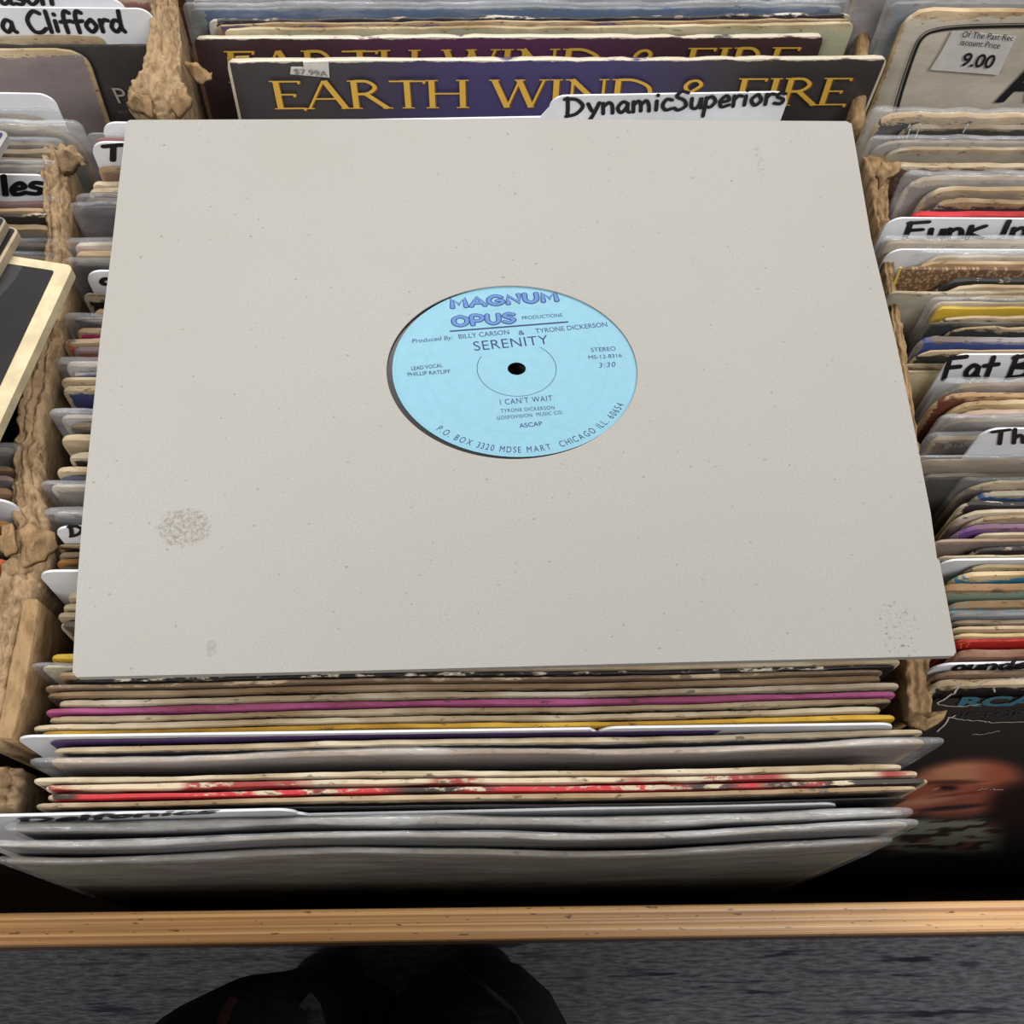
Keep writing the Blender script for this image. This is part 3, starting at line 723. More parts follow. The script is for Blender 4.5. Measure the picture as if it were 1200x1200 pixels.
RIGHT = [
 (1030, 131, (52, 50, 46), (214, 192, 154), 'thick cream and black sleeve in split plastic at the rear of the right row', dict(pl=.25, wear=1.6, corner=.012, t=.006, ding=.0015, side=.004)),
 (1058, 146, (62, 60, 56), (150, 142, 128), 'black sleeve with fine white lines near the rear of the right row', dict(wear=.5, corner=.008, fn=pinstripes)),
 (1026, 164, (150, 144, 134), (176, 168, 152), 'grey sleeve in cloudy plastic just behind the pale grey beige one', dict(pl=.35, wear=.8, corner=.01)),
 (1040, 172, (168, 158, 142), (196, 186, 166), 'pale grey beige sleeve with chipped lower edge near the rear of the right row', dict(wear=1.0, corner=.01, t=.004)),
 (1042, 191, (98, 78, 68), (222, 212, 190), 'brown sleeve printed with lines of faded text, upper right', dict(wear=.7, fn=credits)),
 (1066, 206, (132, 122, 114), (186, 176, 156), 'grey sleeve in thick rounded clear plastic, in front of the brown text sleeve', dict(pl=.38, wear=1.2, corner=.012, t=.005)),
 (1086, 219, (150, 136, 122), (206, 192, 168), 'beige sleeve with creased corner behind the dark purple one', dict(wear=1.4, corner=.012)),
 (1092, 233, (64, 56, 60), (170, 150, 120), 'dark purple black sleeve with a scratched cream rim, upper right', dict(wear=1.2, corner=.012)),
 (1070, 248, (196, 44, 54), (200, 52, 60), 'bright red sleeve directly behind the card reading Funk', dict(wear=.2)),
 (1041, 255, 'card', 0, 'white name card reading Funk Inc in the right row', rtip(text=('Funk Inc', (1058, 281), (1222, 279), (1063, 260), .19), z=-.012)),
 (1040, 281, (196, 178, 150), (200, 186, 160), 'pale plastic wrapped sleeve lying across the foot of the Funk card', dict(pl=.42, wear=1.4, t=.004)),
 (1041, 292, 'card', 0, 'blank white card just in front of the Funk name card', rtip(z=-.019, H=.3145)),
 (1083, 298, (210, 196, 168), (220, 210, 188), 'cream sleeve in shiny plastic with torn white corner below the blank card', dict(pl=.42, wear=1.4, corner=.012)),
 (1076, 306, (190, 166, 132), (206, 184, 150), 'tan cream sleeve directly behind the woven brown one', dict(wear=1.5, corner=.008)),
 (1055, 313, (120, 88, 62), (150, 118, 88), 'brown woven texture sleeve with a yellow border in the right row', dict(wear=.3, fn=weave)),
 (1102, 325, (40, 38, 36), (206, 190, 160), 'black sleeve with torn cream rim in front of the woven brown one', dict(wear=1.2, tear=True, corner=.014, ding=.0016)),
 (1108, 334, (210, 196, 170), (222, 210, 184), 'cream sleeve with rounded corner just behind a broad beige cover', dict(wear=1.6, corner=.012)),
 (1043, 341, (176, 168, 150), (196, 188, 168), 'broad blank beige grey cover with a wide visible face in the right row', dict(wear=.6, t=.0022)),
 (1122, 346, (44, 42, 40), (190, 176, 150), 'black sleeve with rounded corner in front of the broad beige grey cover', dict(wear=.8, corner=.012)),
 (1097, 353, (206, 190, 160), (214, 202, 178), 'cream sleeve in crinkled plastic just behind the mustard yellow one', dict(pl=.35, wear=1.4, t=.0022)),
 (1099, 359, (206, 172, 60), (212, 184, 86), 'mustard yellow sleeve in the right row', dict(wear=.3)),
 (1104, 371, (48, 46, 44), (196, 180, 150), 'black sleeve with chipped edge just in front of the mustard yellow one', dict(wear=.7, ding=.0015)),
 (1086, 377, (56, 60, 56), (110, 108, 98), 'dark green black sleeve behind a small cream cornered one', dict(wear=.6)),
 (1112, 382, (60, 60, 54), (206, 194, 170), 'dark sleeve with a cream curled corner just behind the royal blue one', dict(wear=1.2, corner=.008, ding=.0016)),
 (1079, 396, (66, 82, 140), (150, 146, 150), 'royal blue sleeve with a worn cream corner in the right row', dict(wear=.5, corner=.006)),
 (1074, 409, (50, 46, 42), (206, 188, 156), 'black sleeve with cream rounded corner directly behind the card reading Fat B', dict(wear=1.3, corner=.010)),
 (1057, 426, (110, 100, 84), (206, 196, 170), 'thin cream edged sleeve sticking out left of the Fat B card', dict(wear=.9, t=.001, z=-.027)),
 (1058, 434, (206, 192, 156), (214, 202, 172), 'plain pale buff sleeve sticking out left of the Fat B card', dict(wear=.5, t=.0016, z=-.029)),
 (1115, 415, 'card', 0, 'white name card reading Fat B in the right row', rtip(text=('Fat Back', (1104, 445), (1262, 441), (1110, 418), .19), z=-.012)),
 (1112, 448, (120, 108, 98), (176, 160, 140), 'grey brown sleeve in plastic covering the foot of the Fat B card', dict(pl=.35, wear=1.2, corner=.012)),
 (1100, 461, (110, 64, 48), (206, 176, 142), 'red brown sleeve with a long visible left edge in the right row', dict(wear=1.0, corner=.012)),
 (1116, 470, (196, 174, 134), (214, 196, 160), 'cream sleeve with an orange worn rim, in front of the red brown one', dict(wear=1.6, corner=.014)),
 (1120, 481, (170, 146, 132), (186, 164, 148), 'dusty pink sleeve with rounded corner in the right row', dict(wear=1.0, corner=.012)),
 (1108, 491, (110, 100, 94), (160, 148, 134), 'grey sleeve in wrinkled plastic just behind the brown numbered one', dict(pl=.35, wear=1.0, corner=.010)),
 (1094, 512, (92, 76, 66), (160, 146, 124), 'dark brown sleeve with a small catalogue number, behind the card reading Th', dict(wear=.7, pl=.22, fn=cat_no)),
 (1153, 502, 'card', 0, 'white name card reading The at the right edge of the picture', dict(z=.006, fn=card_fn(.0003, 0, .325, 0, .325, 8.5, ('The', (1164, 521), (1218, 518), (1163, 504), .2), H=.332, yaw=RN))),
 (1079, 538, (170, 150, 122), (206, 186, 152), 'tan sleeve in clear glossy plastic, stretching across below the card reading The', dict(pl=.42, wear=1.6, t=.0045)),
 (1084, 556, (84, 84, 80), (120, 118, 110), 'dark grey sleeve with a broad visible face in the right row', dict(wear=.5, t=.0024)),
 (1134, 563, (130, 116, 104), (206, 186, 150), 'cream sleeve with heavily worn rim directly behind the steel blue one', dict(wear=1.8, corner=.014, ding=.0016, pl=.2)),
 (1146, 577, (52, 84, 122), (170, 166, 150), 'steel blue sleeve in the right row', dict(wear=.7, corner=.008)),
 (1128, 589, (52, 46, 48), (226, 218, 200), 'black sleeve with a badly flaked white edge in front of the steel blue one', dict(wear=1.3, tear=True, ding=.002)),
 (1126, 598, (214, 204, 182), (224, 214, 194), 'cream white sleeve with bent corner just behind the violet one', dict(wear=1.3, corner=.012)),
 (1138, 605, (196, 182, 152), (210, 196, 168), 'buff sleeve with rounded corner directly behind the violet one', dict(wear=1.4, corner=.012)),
 (1126, 616, (120, 84, 148), (160, 130, 170), 'violet purple sleeve in the right row', dict(wear=.9, corner=.010)),
 (1146, 625, (214, 202, 178), (224, 212, 188), 'cream sleeve with a torn corner in front of the violet one', dict(wear=1.6)),
 (1097, 632, (138, 124, 118), (190, 172, 156), 'taupe grey sleeve reaching further left in front of the violet one', dict(wear=.8, t=.0024)),
 (1141, 642, (48, 42, 42), (206, 194, 176), 'black sleeve with white scratches in front of the taupe grey one', dict(wear=1.0, tear=True, corner=.008, ding=.0016)),
 (1100, 651, (206, 196, 172), (214, 204, 180), 'thin cream sleeve lying just behind a grey shaded white card', dict(wear=1.0, t=.0014)),
 (1103, 656, 'card', 0, 'blank white card with only its left corner showing, lower right', rtip(z=-.019, H=.3145)),
 (1137, 662, (58, 54, 50), (176, 160, 130), 'charcoal sleeve with a worn tan blotch behind the sky blue one', dict(wear=1.0, corner=.008, ding=.0016)),
 (1121, 671, (58, 128, 164), (216, 194, 154), 'sky blue sleeve with cream rim in the right row', dict(wear=1.3, corner=.010)),
 (1107, 687, (156, 168, 146), (170, 140, 106), 'sage green sleeve with a brown rim in the right row', dict(wear=.8)),
 (1115, 707, (54, 138, 156), (160, 140, 112), 'teal turquoise sleeve with brown rim in the right row', dict(wear=1.1, corner=.006)),
 (1114, 720, (110, 120, 132), (140, 146, 154), 'slate blue grey sleeve just in front of the teal one', dict(wear=.6, pl=.25)),
 (1115, 728, (96, 88, 84), (176, 164, 150), 'grey sleeve, second in front of the teal one', dict(wear=.9)),
 (1117, 735, (180, 160, 140), (222, 206, 180), 'cream pink sleeve, third in front of the teal one', dict(wear=1.6)),
 (1118, 744, (150, 120, 110), (216, 196, 150), 'rosy cream sleeve directly behind the scarlet one', dict(wear=1.3)),
 (1120, 750, (196, 48, 44), (200, 60, 52), 'scarlet red sleeve with orange lettering, lower right', dict(wear=.3, fn=red_no)),
 (1121, 765, (110, 70, 62), (160, 126, 112), 'reddish brown sleeve just in front of the scarlet one', dict(wear=1.0)),
 (1096, 778, 'card', 0, 'white name card with black script behind the front portrait cover', rtip(text=('ounder', (1115, 787), (1215, 783), (1121, 775), .2), z=-.017, H=.3165, lean=8.7)),
 (1094, 788, (110, 90, 74), (150, 128, 108), 'thick brown sleeve with a crumpled corner directly behind the portrait cover', dict(wear=2.0, ding=.002, corner=.008, lean=9)),
]
build_row(RIGHT, RN, 'L', HJ, 8.5, 'records in the right row')

# --- front portrait cover of the right row
def portrait(ob, T):
    M = ob.matrix_world; yl = -T / 2 - .0012
    def px_of(x, z):
        q = RC @ (M @ V((x, yl, z)) - CAM); return 600 + F * q.x / -q.z, 600 - F * q.y / -q.z
    Wd = HJ; nx, nz = 120, 110
    def ell(p, c, r, soft=.35, tilt=0.0):
        dx, dy = p[0] - c[0], p[1] - c[1]; dy -= tilt * dx
        d = math.hypot(dx / r[0], dy / r[1]); t = max(0, min(1, (1 + soft - d) / (2 * soft))); return t * t * (3 - 2 * t)
    def mixc(a, b, t): return tuple(x + (y - x) * t for x, y in zip(a, b))
    vs, fs, cs = [], [], []
    for j in range(nz + 1):
        for i in range(nx + 1):
            x = -Wd / 2 + .003 + (Wd - .006) * (i / nx) ** 1.5; z = .003 + (HJ - .012) * j / nz
            p = px_of(x, z); n = NZ.noise(V((p[0] * .05, p[1] * .11, 3))); n2 = NZ.noise(V((p[0] * .02, p[1] * .2, 8)))
            c = (34, 31, 31)
            sh = max(0, min(1, (p[1] - 958) / 6)) * max(0, min(1, (1004 - p[1]) / 12)) * max(0, min(1, (1182 - p[0]) / 30))
            sc = (118, 122, 108) if n2 > -.05 else ((52, 44, 40) if n < .1 else (104, 70, 62))
            c = mixc(c, sc, sh)
            f = max(ell(p, (1128, 924), (72, 33), .22, -.10), ell(p, (1068, 945), (28, 11), .3, -.2))
            f *= max(0, min(1, (962 - p[1]) / 4))
            sk = mixc((134, 78, 62), (166, 116, 92), ell(p, (1128, 906), (46, 12), .6)); sk = mixc(sk, (150, 84, 66), ell(p, (1175, 905), (24, 14), .6))
            sk = mixc(sk, (160, 112, 92), ell(p, (1088, 938), (34, 5), .6, -.15)); sk = tuple(v * (1 + .10 * n2) for v in sk)
            c = mixc(c, sk, f)
            c = mixc(c, (34, 22, 22), .95 * ell(p, (1196, 944), (38, 27), .4))
            c = mixc(c, (64, 36, 32), .85 * ell(p, (1112, 917), (36, 2.6), .5, -.02)); c = mixc(c, (38, 26, 26), .95 * ell(p, (1110, 923.5), (13, 3.0), .5))
            c = mixc(c, (196, 150, 120), .8 * ell(p, (1097.5, 925), (3.2, 1.2), .5)); c = mixc(c, (90, 44, 38), .7 * ell(p, (1122, 931), (34, 1.6), .6, -.12))
            c = mixc(c, (46, 36, 42), .95 * ell(p, (1115, 946.5), (42, 2.8), .5, -.09)); c = mixc(c, (96, 56, 54), .6 * ell(p, (1110, 955), (28, 2), .6, -.05))
            vs.append((x, yl, z)); cs.append(lin(tuple(min(250, v * 1.3) for v in c)))
    for j in range(nz):
        for i in range(nx):
            a = j * (nx + 1) + i; fs.append((a, a + 1, a + nx + 2, a + nx + 1))
    t = NT('portrait_print'); at_ = t.n('ShaderNodeVertexColor'); at_.layer_name = 'ink'; t.l(at_.outputs[0], t.b.inputs['Base Color']); t.b.inputs['Roughness'].default_value = .5
    o = mesh_obj('portrait_print', vs, fs, t.m, ob); o['label'] = 'printed portrait of a man with a moustache'
    ca = o.data.color_attributes.new('ink', 'FLOAT_COLOR', 'POINT')
    for i, c in enumerate(cs): ca.data[i].color = c
    yt = yl - .0005
    teal = plain('teal_print', (62, 112, 132), .5); dim = plain('dim_teal_print', (44, 62, 78), .5)
    text_on(ob, yt, 'logo_lettering', type_mesh('RCA', .045, .0), (1121, 828), (1214, 826), (1128, 817), teal)
    text_on(ob, yt, 'small_lettering', type_mesh('RECORDS', .0), (1168, 834), (1204, 833.5), (1169, 830), dim)
    text_on(ob, yt, 'logo_lettering', type_mesh('VICTOR', -.01), (1108, 842), (1200, 840), (1111, 835.5), dim)
    vs, fs = [], []; rr = random.Random(3)
    for ln, w in ((((1118, 806), (1124, 804), (1148, 803), (1152, 799), (1163, 797), (1176, 796), (1200, 794)), .0010), (((1122, 800), (1124, 805), (1118, 812), (1111, 817), (1098, 824)), .0008),
                  (((1110, 840), (1130, 844), (1150, 845), (1165, 847), (1200, 846)), .0005), (((1098, 825), (1112, 828), (1132, 828), (1150, 825)), .0005), (((1164, 806), (1166, 811)), .0006), (((1140, 861), (1158, 859), (1172, 857)), .0004), (((1098, 858), (1112, 842), (1120, 838)), .0007), (((1146, 925), (1158, 923.5)), .0006), (((1160, 925), (1176, 925.5)), .0008)):
        pts = []
        for k in range(len(ln) - 1):
            for q in range(5):
                f = q / 5; pts.append((ln[k][0] + (ln[k + 1][0] - ln[k][0]) * f + rr.uniform(-1, 1), ln[k][1] + (ln[k + 1][1] - ln[k][1]) * f + rr.uniform(-.8, .8)))
        pts.append(ln[-1]); ribbon(vs, fs, [on_plane(*p, M, yt) for p in pts], w, yt, smooth=False, caps=False)
    mesh_obj('worn_creases', vs, fs, plain('torn_paper', (206, 198, 184), .8), ob)
A = at(1096, 799, -.02)
ob = jacket('worn black portrait cover with teal logo lettering, frontmost in the right row', A, A + dirv(-.6) * HJ, .0036, (36, 33, 33), (206, 192, 166), 1.4, 11.0, group='records in the right row', wob=.0, corner=.006, ding=.0016)
portrait(ob, .0036)

# --- far box: centre covers
GOLD = plain('gold_print', (206, 164, 70), .45); GOLDB = plain('brown_gold_print', (112, 74, 30), .5)
ZF = -.03
FARC = [
 (224, -4, (150, 150, 156), (190, 190, 196), 'silvery grey sleeve in shiny plastic at the top edge of the picture', dict(r=(996, -8), pl=.4, wear=.8)),
 (222, 9, (50, 86, 130), (150, 166, 180), 'blue sleeve in shiny clear plastic behind the gold lettered covers', dict(r=(990, 6), pl=.3, wear=.4, t=.003)),
 (243, 22, (52, 50, 56), (206, 200, 190), 'dark sleeve with a white ragged edge behind the gold lettered covers', dict(r=(1000, 16), wear=1.0, tear=True)),
 (252, 27, (150, 110, 80), (200, 180, 150), 'colourful sleeve edge just behind the pale cream one at the back', dict(r=(1000, 22), wear=.6, alt=(80, 70, 110), t=.0014)),
 (262, 33, (178, 178, 150), (206, 196, 164), 'pale greenish cream sleeve directly behind the maroon gold lettered cover', dict(r=(1002, 27), wear=1.0, t=.004)),
]
build_row(FARC, 0, 'L', HJ, 6.5, 'records in the far centre box', ZF)
def gradient_cover(name, a, b):              # printed cover art: dark ends, coloured middle
    t = NT(name); co = t.n('ShaderNodeTexCoord').outputs['Object']; sp = t.n('ShaderNodeSeparateXYZ'); t.l(co, sp.inputs[0])
    n1 = t.noise(t.mapv(co, (70, 200, 260)), 1.0, 4, .65)
    n2 = t.noise(t.mapv(co, (300, 10, 500)), 1.0, 4, .7)
    f = t.mix(t.ramp(t.math('ABSOLUTE', t.math('ADD', sp.outputs[0], .012)), .02, .11), lin(a), lin(b))
    f = t.mix(t.math('MULTIPLY', t.ramp(n2, .68, .74), .5), f, lin((150, 130, 140)))
    v = t.math('ADD', t.math('SUBTRACT', sp.outputs[2], HJ - .0012), t.math('MULTIPLY', t.math('SUBTRACT', n1, .5), .004))
    ax = t.math('SUBTRACT', t.math('ABSOLUTE', sp.outputs[0]), .1558)
    t.l(t.mix(t.math('MAXIMUM', t.ramp(v, 0, .0006), t.ramp(ax, 0, .0004)), f, lin((196, 186, 166))), t.b.inputs['Base Color']); t.b.inputs['Roughness'].default_value = .35
    return t.m
def gold_title(ob, T, a, b, top):
    yl = -T / 2 - .0009; M = ob.matrix_world; tm = serif_mesh('EARTH WIND & FIRE')
    text_on(ob, yl, 'title_lettering', tm, (a[0] + 1.8, a[1] + .6), (b[0] + 1.8, b[1] + .6), (top[0] + 1.8, top[1] + .6), GOLDB)
    text_on(ob, yl - .0003, 'title_lettering', tm, a, b, top, GOLD)
A = at(226, 42, -.031); B = at(966, 40, -.031)
e2 = jacket('maroon cover with gold serif lettering half hidden behind the violet blue one', A, B, .0034, (70, 44, 56), (196, 182, 158), .6, 6.5, group='records in the far centre box', wob=.0)
e2.data.materials[0] = gradient_cover('maroon_cover', (84, 50, 76), (66, 48, 50))
gold_title(e2, .0034, (268, 97), (922, 91), (262, 60))
A = at(265, 69, -.021); B = at(1041, 66, -.021)
e1 = jacket('violet blue cover with gold serif band name, just behind the grey sleeve', A, B, .0034, (56, 52, 72), (190, 186, 176), .5, 6.5, plastic=.08, group='records in the far centre box', wob=.0, up=.001) if False else jacket('violet blue cover with gold serif band name, just behind the grey sleeve', A, B, .0034, (56, 52, 72), (190, 186, 176), .5, 6.5, group='records in the far centre box', wob=.0)
e1.data.materials[0] = gradient_cover('violet_cover', (62, 54, 96), (58, 54, 54))
gold_title(e1, .0034, (322, 128), (985, 123), (315, 95))
STK = plain('price_sticker_paper', (204, 200, 192), .6, .06, 200); SINK = plain('faded_grey_ink', (110, 106, 104), .6)
quad_on(e1, -.0024, 'price_sticker', [(355, 73), (385, 72), (386, 91), (340, 87), (341, 79), (356, 79)], STK)
text_on(e1, -.0033, 'price_digits', type_mesh('$7.99A', .0), (345, 87), (384, 90), (344, 80), SINK)
quad_on(e2, -.0026, 'price_sticker', [(266, 67), (292, 66), (293, 74), (267, 74)], plain('yellowed_sticker', (206, 182, 110), .6))
dyn = divider('white name card reading Dynamic Superiors behind the top edge of the grey sleeve', at(645, 112, -.006), 3.2, .0125, -.165, (at(925, 101, -.006) - at(645, 112, -.006)).length, 0, (at(925, 101, -.006) - at(645, 112, -.006)).length, yaw=1.6, H=.322)
hand(dyn, 'DynamicSuperiors', (662, 137), (918, 122), (662, 114), .17)

# --- far box: right covers
ZA = -.02
FARR = [
 (1004, -14, (136, 126, 126), (170, 160, 150), 'mauve grey sleeve in crinkled plastic at the top right', dict(pl=.3, wear=.6, w=.3135)),
 (1046, 1, (122, 130, 136), (150, 154, 156), 'blue grey sleeve in plastic directly behind the white framed cover', dict(pl=.3, wear=.4)),
]
build_row(FARR, .3, 'L', HJ, 9, 'records in the far right box', ZA)
A = at(1083, -15, -.020)
ck = jacket('black and white chequered sleeve edge at the upper right corner', A, A + dirv(.3) * .3, .0016, (206, 204, 196), (206, 204, 196), .2, 9, group='records in the far right box', wob=.0)
for k in range(4):
    x = 1088 + k * 34
    quad_on(ck, -.0014, 'black_square', [(x, -9), (x + 16, -9), (x + 15, 1), (x - 1, 1)], plain('black_print', (36, 35, 36), .5))
A = at(1064, 9, -.018)
an = jacket('off-white cover with black rounded frame line and price sticker, upper right', A, A + dirv(.3) * HJ, .0044, (206, 196, 180), (206, 184, 150), 1.5, 9.0, group='records in the far right box', wob=.0, corner=.012)
yl = -.0031; M = an.matrix_world; vs, fs = [], []
ribbon(vs, fs, [on_plane(*p, M, yl) for p in ((1050, 133), (1058, 104), (1072, 62), (1082, 44), (1099, 36), (1140, 32), (1240, 30))], .0016, yl, caps=False)
ribbon(vs, fs, [on_plane(*p, M, yl) for p in ((1045, 133), (1054, 103), (1068.5, 61), (1079, 42), (1097, 33), (1140, 28.6), (1240, 26.6))], .0004, yl, caps=False)
mesh_obj('frame_line', vs, fs, plain('black_print', (36, 35, 36), .5), an)
stk = quad_on(an, -.0036, 'price_sticker', [(1116, 37), (1150, 39), (1191, 44), (1170, 88), (1090, 82), (1104, 60)], plain('white_sticker', (206, 202, 198), .55, .04, 200))
BI = plain('black_ink', (40, 38, 40), .5)
yk = -.0045
for s, a, b, top, off in (('Of The Past Rec', (1127, 43.5), (1187, 48), (1129, 36), .0), ('iscount Price', (1125, 52.5), (1171, 57), (1127, 45), .0), ('9.00', (1126, 77), (1163, 80), (1131, 61), .02)):
    text_on(an, yk, 'sticker_lettering', type_mesh(s, off, .12), a, b, top, BI)
text_on(an, -.0033, 'title_lettering', type_mesh('AN', .035, .16), (1166, 118), (1262, 116), (1186, 70), plain('black_print', (36, 35, 36), .5))

# --- far box: left covers (right ends seen)
FARL = [
 (178, -5, (150, 104, 96), (206, 186, 166), 'pinkish cream sleeve showing right of the rearmost name card at the top left', dict(t=.003)),
 (144, -2, 'card', 0, 'white name card with only the foot of its lettering showing, at the top left corner', dict(z=-.006, fn=card_fn(.0003, -.32, 0, -.32, 0, 7.5, ('ason', (0, 6), (64, 6), (-4, -14), .2), H=.33, yaw=0))),
 (178, 10, 'card', 0, 'white name card reading Clifford at the top left', dict(z=-.007, fn=card_fn(.0003, -.32, 0, -.32, 0, 7.5, ('a Clifford', (4, 39), (147, 38), (-5, 13), .18), H=.33, yaw=0))),
 (120, 43, (150, 130, 120), (206, 190, 160), 'cream edged sleeve at the foot of the name card reading Clifford', dict(wear=1.2, t=.0022)),
 (182, 52, (58, 55, 54), (96, 90, 86), 'charcoal black cover with pale serif letters, top left', dict(wear=.3, t=.0018, fn=lambda ob, T: (
     text_on(ob, -T / 2 - .0009, 'cover_lettering', type_mesh('P', .0), (139, 121), (152, 121), (130, 102), plain('pale_serif_print', (150, 138, 128), .6)),
     text_on(ob, -T / 2 - .0009, 'cover_lettering', type_mesh('enor', .0), (139, 133), (172, 134), (137, 127), plain('dim_mauve_print', (104, 88, 86), .6))))),
 (100, 57, (136, 124, 122), (206, 190, 156), 'plain mauve grey cover with worn cream corner, top left', dict(wear=1.2, corner=.010, t=.0036, wob=.0004)),
]
build_row(FARL, 0, 'R', HJ, 7.5, 'records in the far left box', -.02)

# --- near box: left row (right ends seen)
NEARL = [
 (62, 110, 'card', 0, 'blank white card with rounded right corner below the mauve grey cover', dict(z=.0, fn=card_fn(.0003, -.32, 0, -.32, 0, 5, H=.333, yaw=-1))),
 (62, 134, (176, 160, 126), (190, 172, 136), 'tan sleeve in cloudy plastic covering the foot of the blank card', dict(pl=.4, wear=1.5, corner=.014, t=.005)),
 (88, 149, (136, 130, 122), (176, 160, 130), 'grey sleeve in thick cloudy plastic with a rounded corner at the left', dict(pl=.45, wear=1.5, corner=.016, t=.005)),
 (66, 168, (70, 66, 62), (150, 138, 118), 'dark sleeve in cloudy plastic, next in front of the thick rounded plastic one', dict(pl=.3, wear=.8)),
 (66, 177, (120, 112, 104), (166, 156, 140), 'grey tan sleeve in the left row behind the card ending in es', dict(wear=1.4)),
 (66, 187, (62, 58, 56), (140, 130, 118), 'dark brown sleeve in the left row behind the card ending in es', dict(wear=1.0)),
 (66, 195, (110, 104, 98), (150, 142, 130), 'grey sleeve directly behind the card ending in es', dict(pl=.25, wear=1.0)),
 (60, 205, 'card', 0, 'white name card ending in es, left of the cardboard divider', dict(z=-.021, fn=card_fn(.0003, -.32, 0, -.32, 0, 5, ('les', (2, 230), (50, 228), (0, 206), .2), H=.325, yaw=-1))),
 (66, 237, (84, 40, 40), (110, 70, 62), 'dark red brown sleeve just in front of the card ending in es', dict(wear=.8, pl=.15)),
 (64, 246, (110, 84, 66), (176, 150, 120), 'brown sleeve in the left row above a white torn edge', dict(wear=1.0)),
 (62, 252, (62, 56, 52), (214, 204, 186), 'white torn edged sleeve in the left row beside the cardboard divider', dict(wear=1.4, tear=True, ding=.002)),
 (60, 266, (140, 126, 104), (166, 148, 120), 'khaki tan sleeve in the left row with a short visible face', dict(wear=1.2)),
 (58, 277, (48, 46, 44), (70, 66, 62), 'black sleeve just in front of the khaki tan one', dict(wear=.5)),
 (62, 287, (52, 50, 48), (110, 104, 98), 'black sleeve in glossy plastic just behind the flat lying cover', dict(pl=.2, wear=.6)),
 (60, 303, (64, 60, 58), (120, 112, 100), 'dark grey sleeve tucked under the flat lying cream edged cover', dict(pl=.2, wear=.6)),
 (17, 528, (96, 94, 92), (130, 126, 120), 'grey sleeve in plastic below the flat lying cover, at the left edge', dict(pl=.35, wear=.8)),
 (16, 549, (110, 90, 74), (140, 118, 98), 'brown sleeve at the left edge below the flat lying cover', dict(wear=1.0)),
 (14, 560, (128, 114, 118), (150, 136, 134), 'mauve sleeve at the left edge above a brown red one', dict(wear=.6)),
 (13, 575, (120, 80, 60), (160, 130, 104), 'brown red sleeve at the left edge just behind a white card', dict(wear=1.0)),
 (13, 585, 'card', 0, 'white card corner at the left edge beside the cardboard divider', dict(z=-.010, fn=card_fn(.0003, -.32, 0, -.32, 0, 4, H=.323, yaw=-1))),
 (12, 614, (150, 108, 60), (166, 124, 76), 'ochre brown sleeve at the left edge in front of the white card corner', dict(wear=.8)),
 (12, 645, (60, 50, 44), (90, 76, 62), 'dark brown sleeve at the left edge above the orange one', dict(wear=.8)),
 (9, 658, (196, 92, 60), (206, 110, 76), 'orange red sleeve corner at the left edge', dict(wear=.6)),
 (6, 684, (50, 46, 44), (80, 70, 60), 'black sleeve at the left edge in front of the orange red corner', dict(wear=.8)),
]
build_row(NEARL, -1, 'R', HJ, 5, 'records in the left row', -.02)

# --- covers lying flat on top of the left row
def flat_cover(label, corner, z, ang, T, face, edge, border=0.0, wrap=False):
    c = at(*corner, z); a = R_(ang)
    ux = V((-cos(a), sin(a) * .85)); uy = V((-sin(a), -cos(a) * DS * 1.0))         # to the left / towards the viewer
    L = HJ
    def P(s, t): return (c.x + ux.x * s + uy.x * t, c.y + ux.y * s + uy.y * t)
    def rect(name, s0, s1, t0, t1, zt, zb, mat, parent=None, r=.003):
        pts = []
        for cs, ct, a0 in ((s0 + r, t0 + r, 180), (s1 - r, t0 + r, 270), (s1 - r, t1 - r, 0), (s0 + r, t1 - r, 90)):
            for k in range(5): q = R_(a0 + 90 * k / 4); pts.append(P(cs + r * cos(q), ct + r * sin(q)))
        n = len(pts); vs = [(p[0], p[1], Z0 + zt) for p in pts] + [(p[0], p[1], Z0 + zb) for p in pts]
        fs = [tuple(range(n)), tuple(range(2 * n - 1, n - 1, -1))] + [(i, (i + 1) % n, n + (i + 1) % n, n + i) for i in range(n)]
        return fix(mesh_obj(name, vs, fs, mat, parent))
    o = rect('record_sleeve', 0, L, 0, L, z, z - T, plain('cream_board', edge, .75, .10, 120))
    tag(o, label, 'record', 'covers lying flat on the left row')
    rect('printed_face', border, L - border, border * .8, L - border, z + .0004, z - .0002, plain('black_gloss_print' if sum(face) < 200 else 'coloured_print', face, .5, .1, 40, .2), o, .001)
    if wrap:
        vs, fs = [], []; n1, n2 = 40, 30
        for i in range(n1 + 1):
            for j in range(n2 + 1):
                s = .013 + (.004 + .004 * NZ.noise(V((j * .3, 1, 2)))) + (L - .03) * i / n1; t = .004 + (L - .02) * j / n2; p = P(s + .010 * t / L * 6 * (1 if i == 0 else 0), t)
                vs.append((p[0], p[1], Z0 + z + .0014 + .0011 * NZ.noise(V((s * 80 + t * 30, t * 60, 4))) + .0008 * NZ.noise(V((s * 260, t * 190, 1)))))
        for i in range(n1):
            for j in range(n2): k = i * (n2 + 1) + j; fs.append((k, k + 1, k + n2 + 2, k + n2 + 1))
        w = mesh_obj('shrink_wrap', vs, fs, plastic_mat(.06), o, smooth=True); w['label'] = 'wrinkled clear shrink wrap'
    return o
flat_cover('purple blue cover whose corner tip shows at the left edge, upper left', (11, 155), -.0035, 16, .004, (62, 60, 110), (176, 172, 170), .002)
flat_cover('black cover with broad cream border lying flat over the left row in torn shrink wrap', (86, 311), .003, 12.5, .0055, (38, 37, 38), (216, 200, 164), .0062, True)
flat_cover('black cover with worn cream edge, lying flat on the cream bordered one', (23, 268), .0085, 15, .0045, (40, 38, 37), (176, 160, 134), .0014)
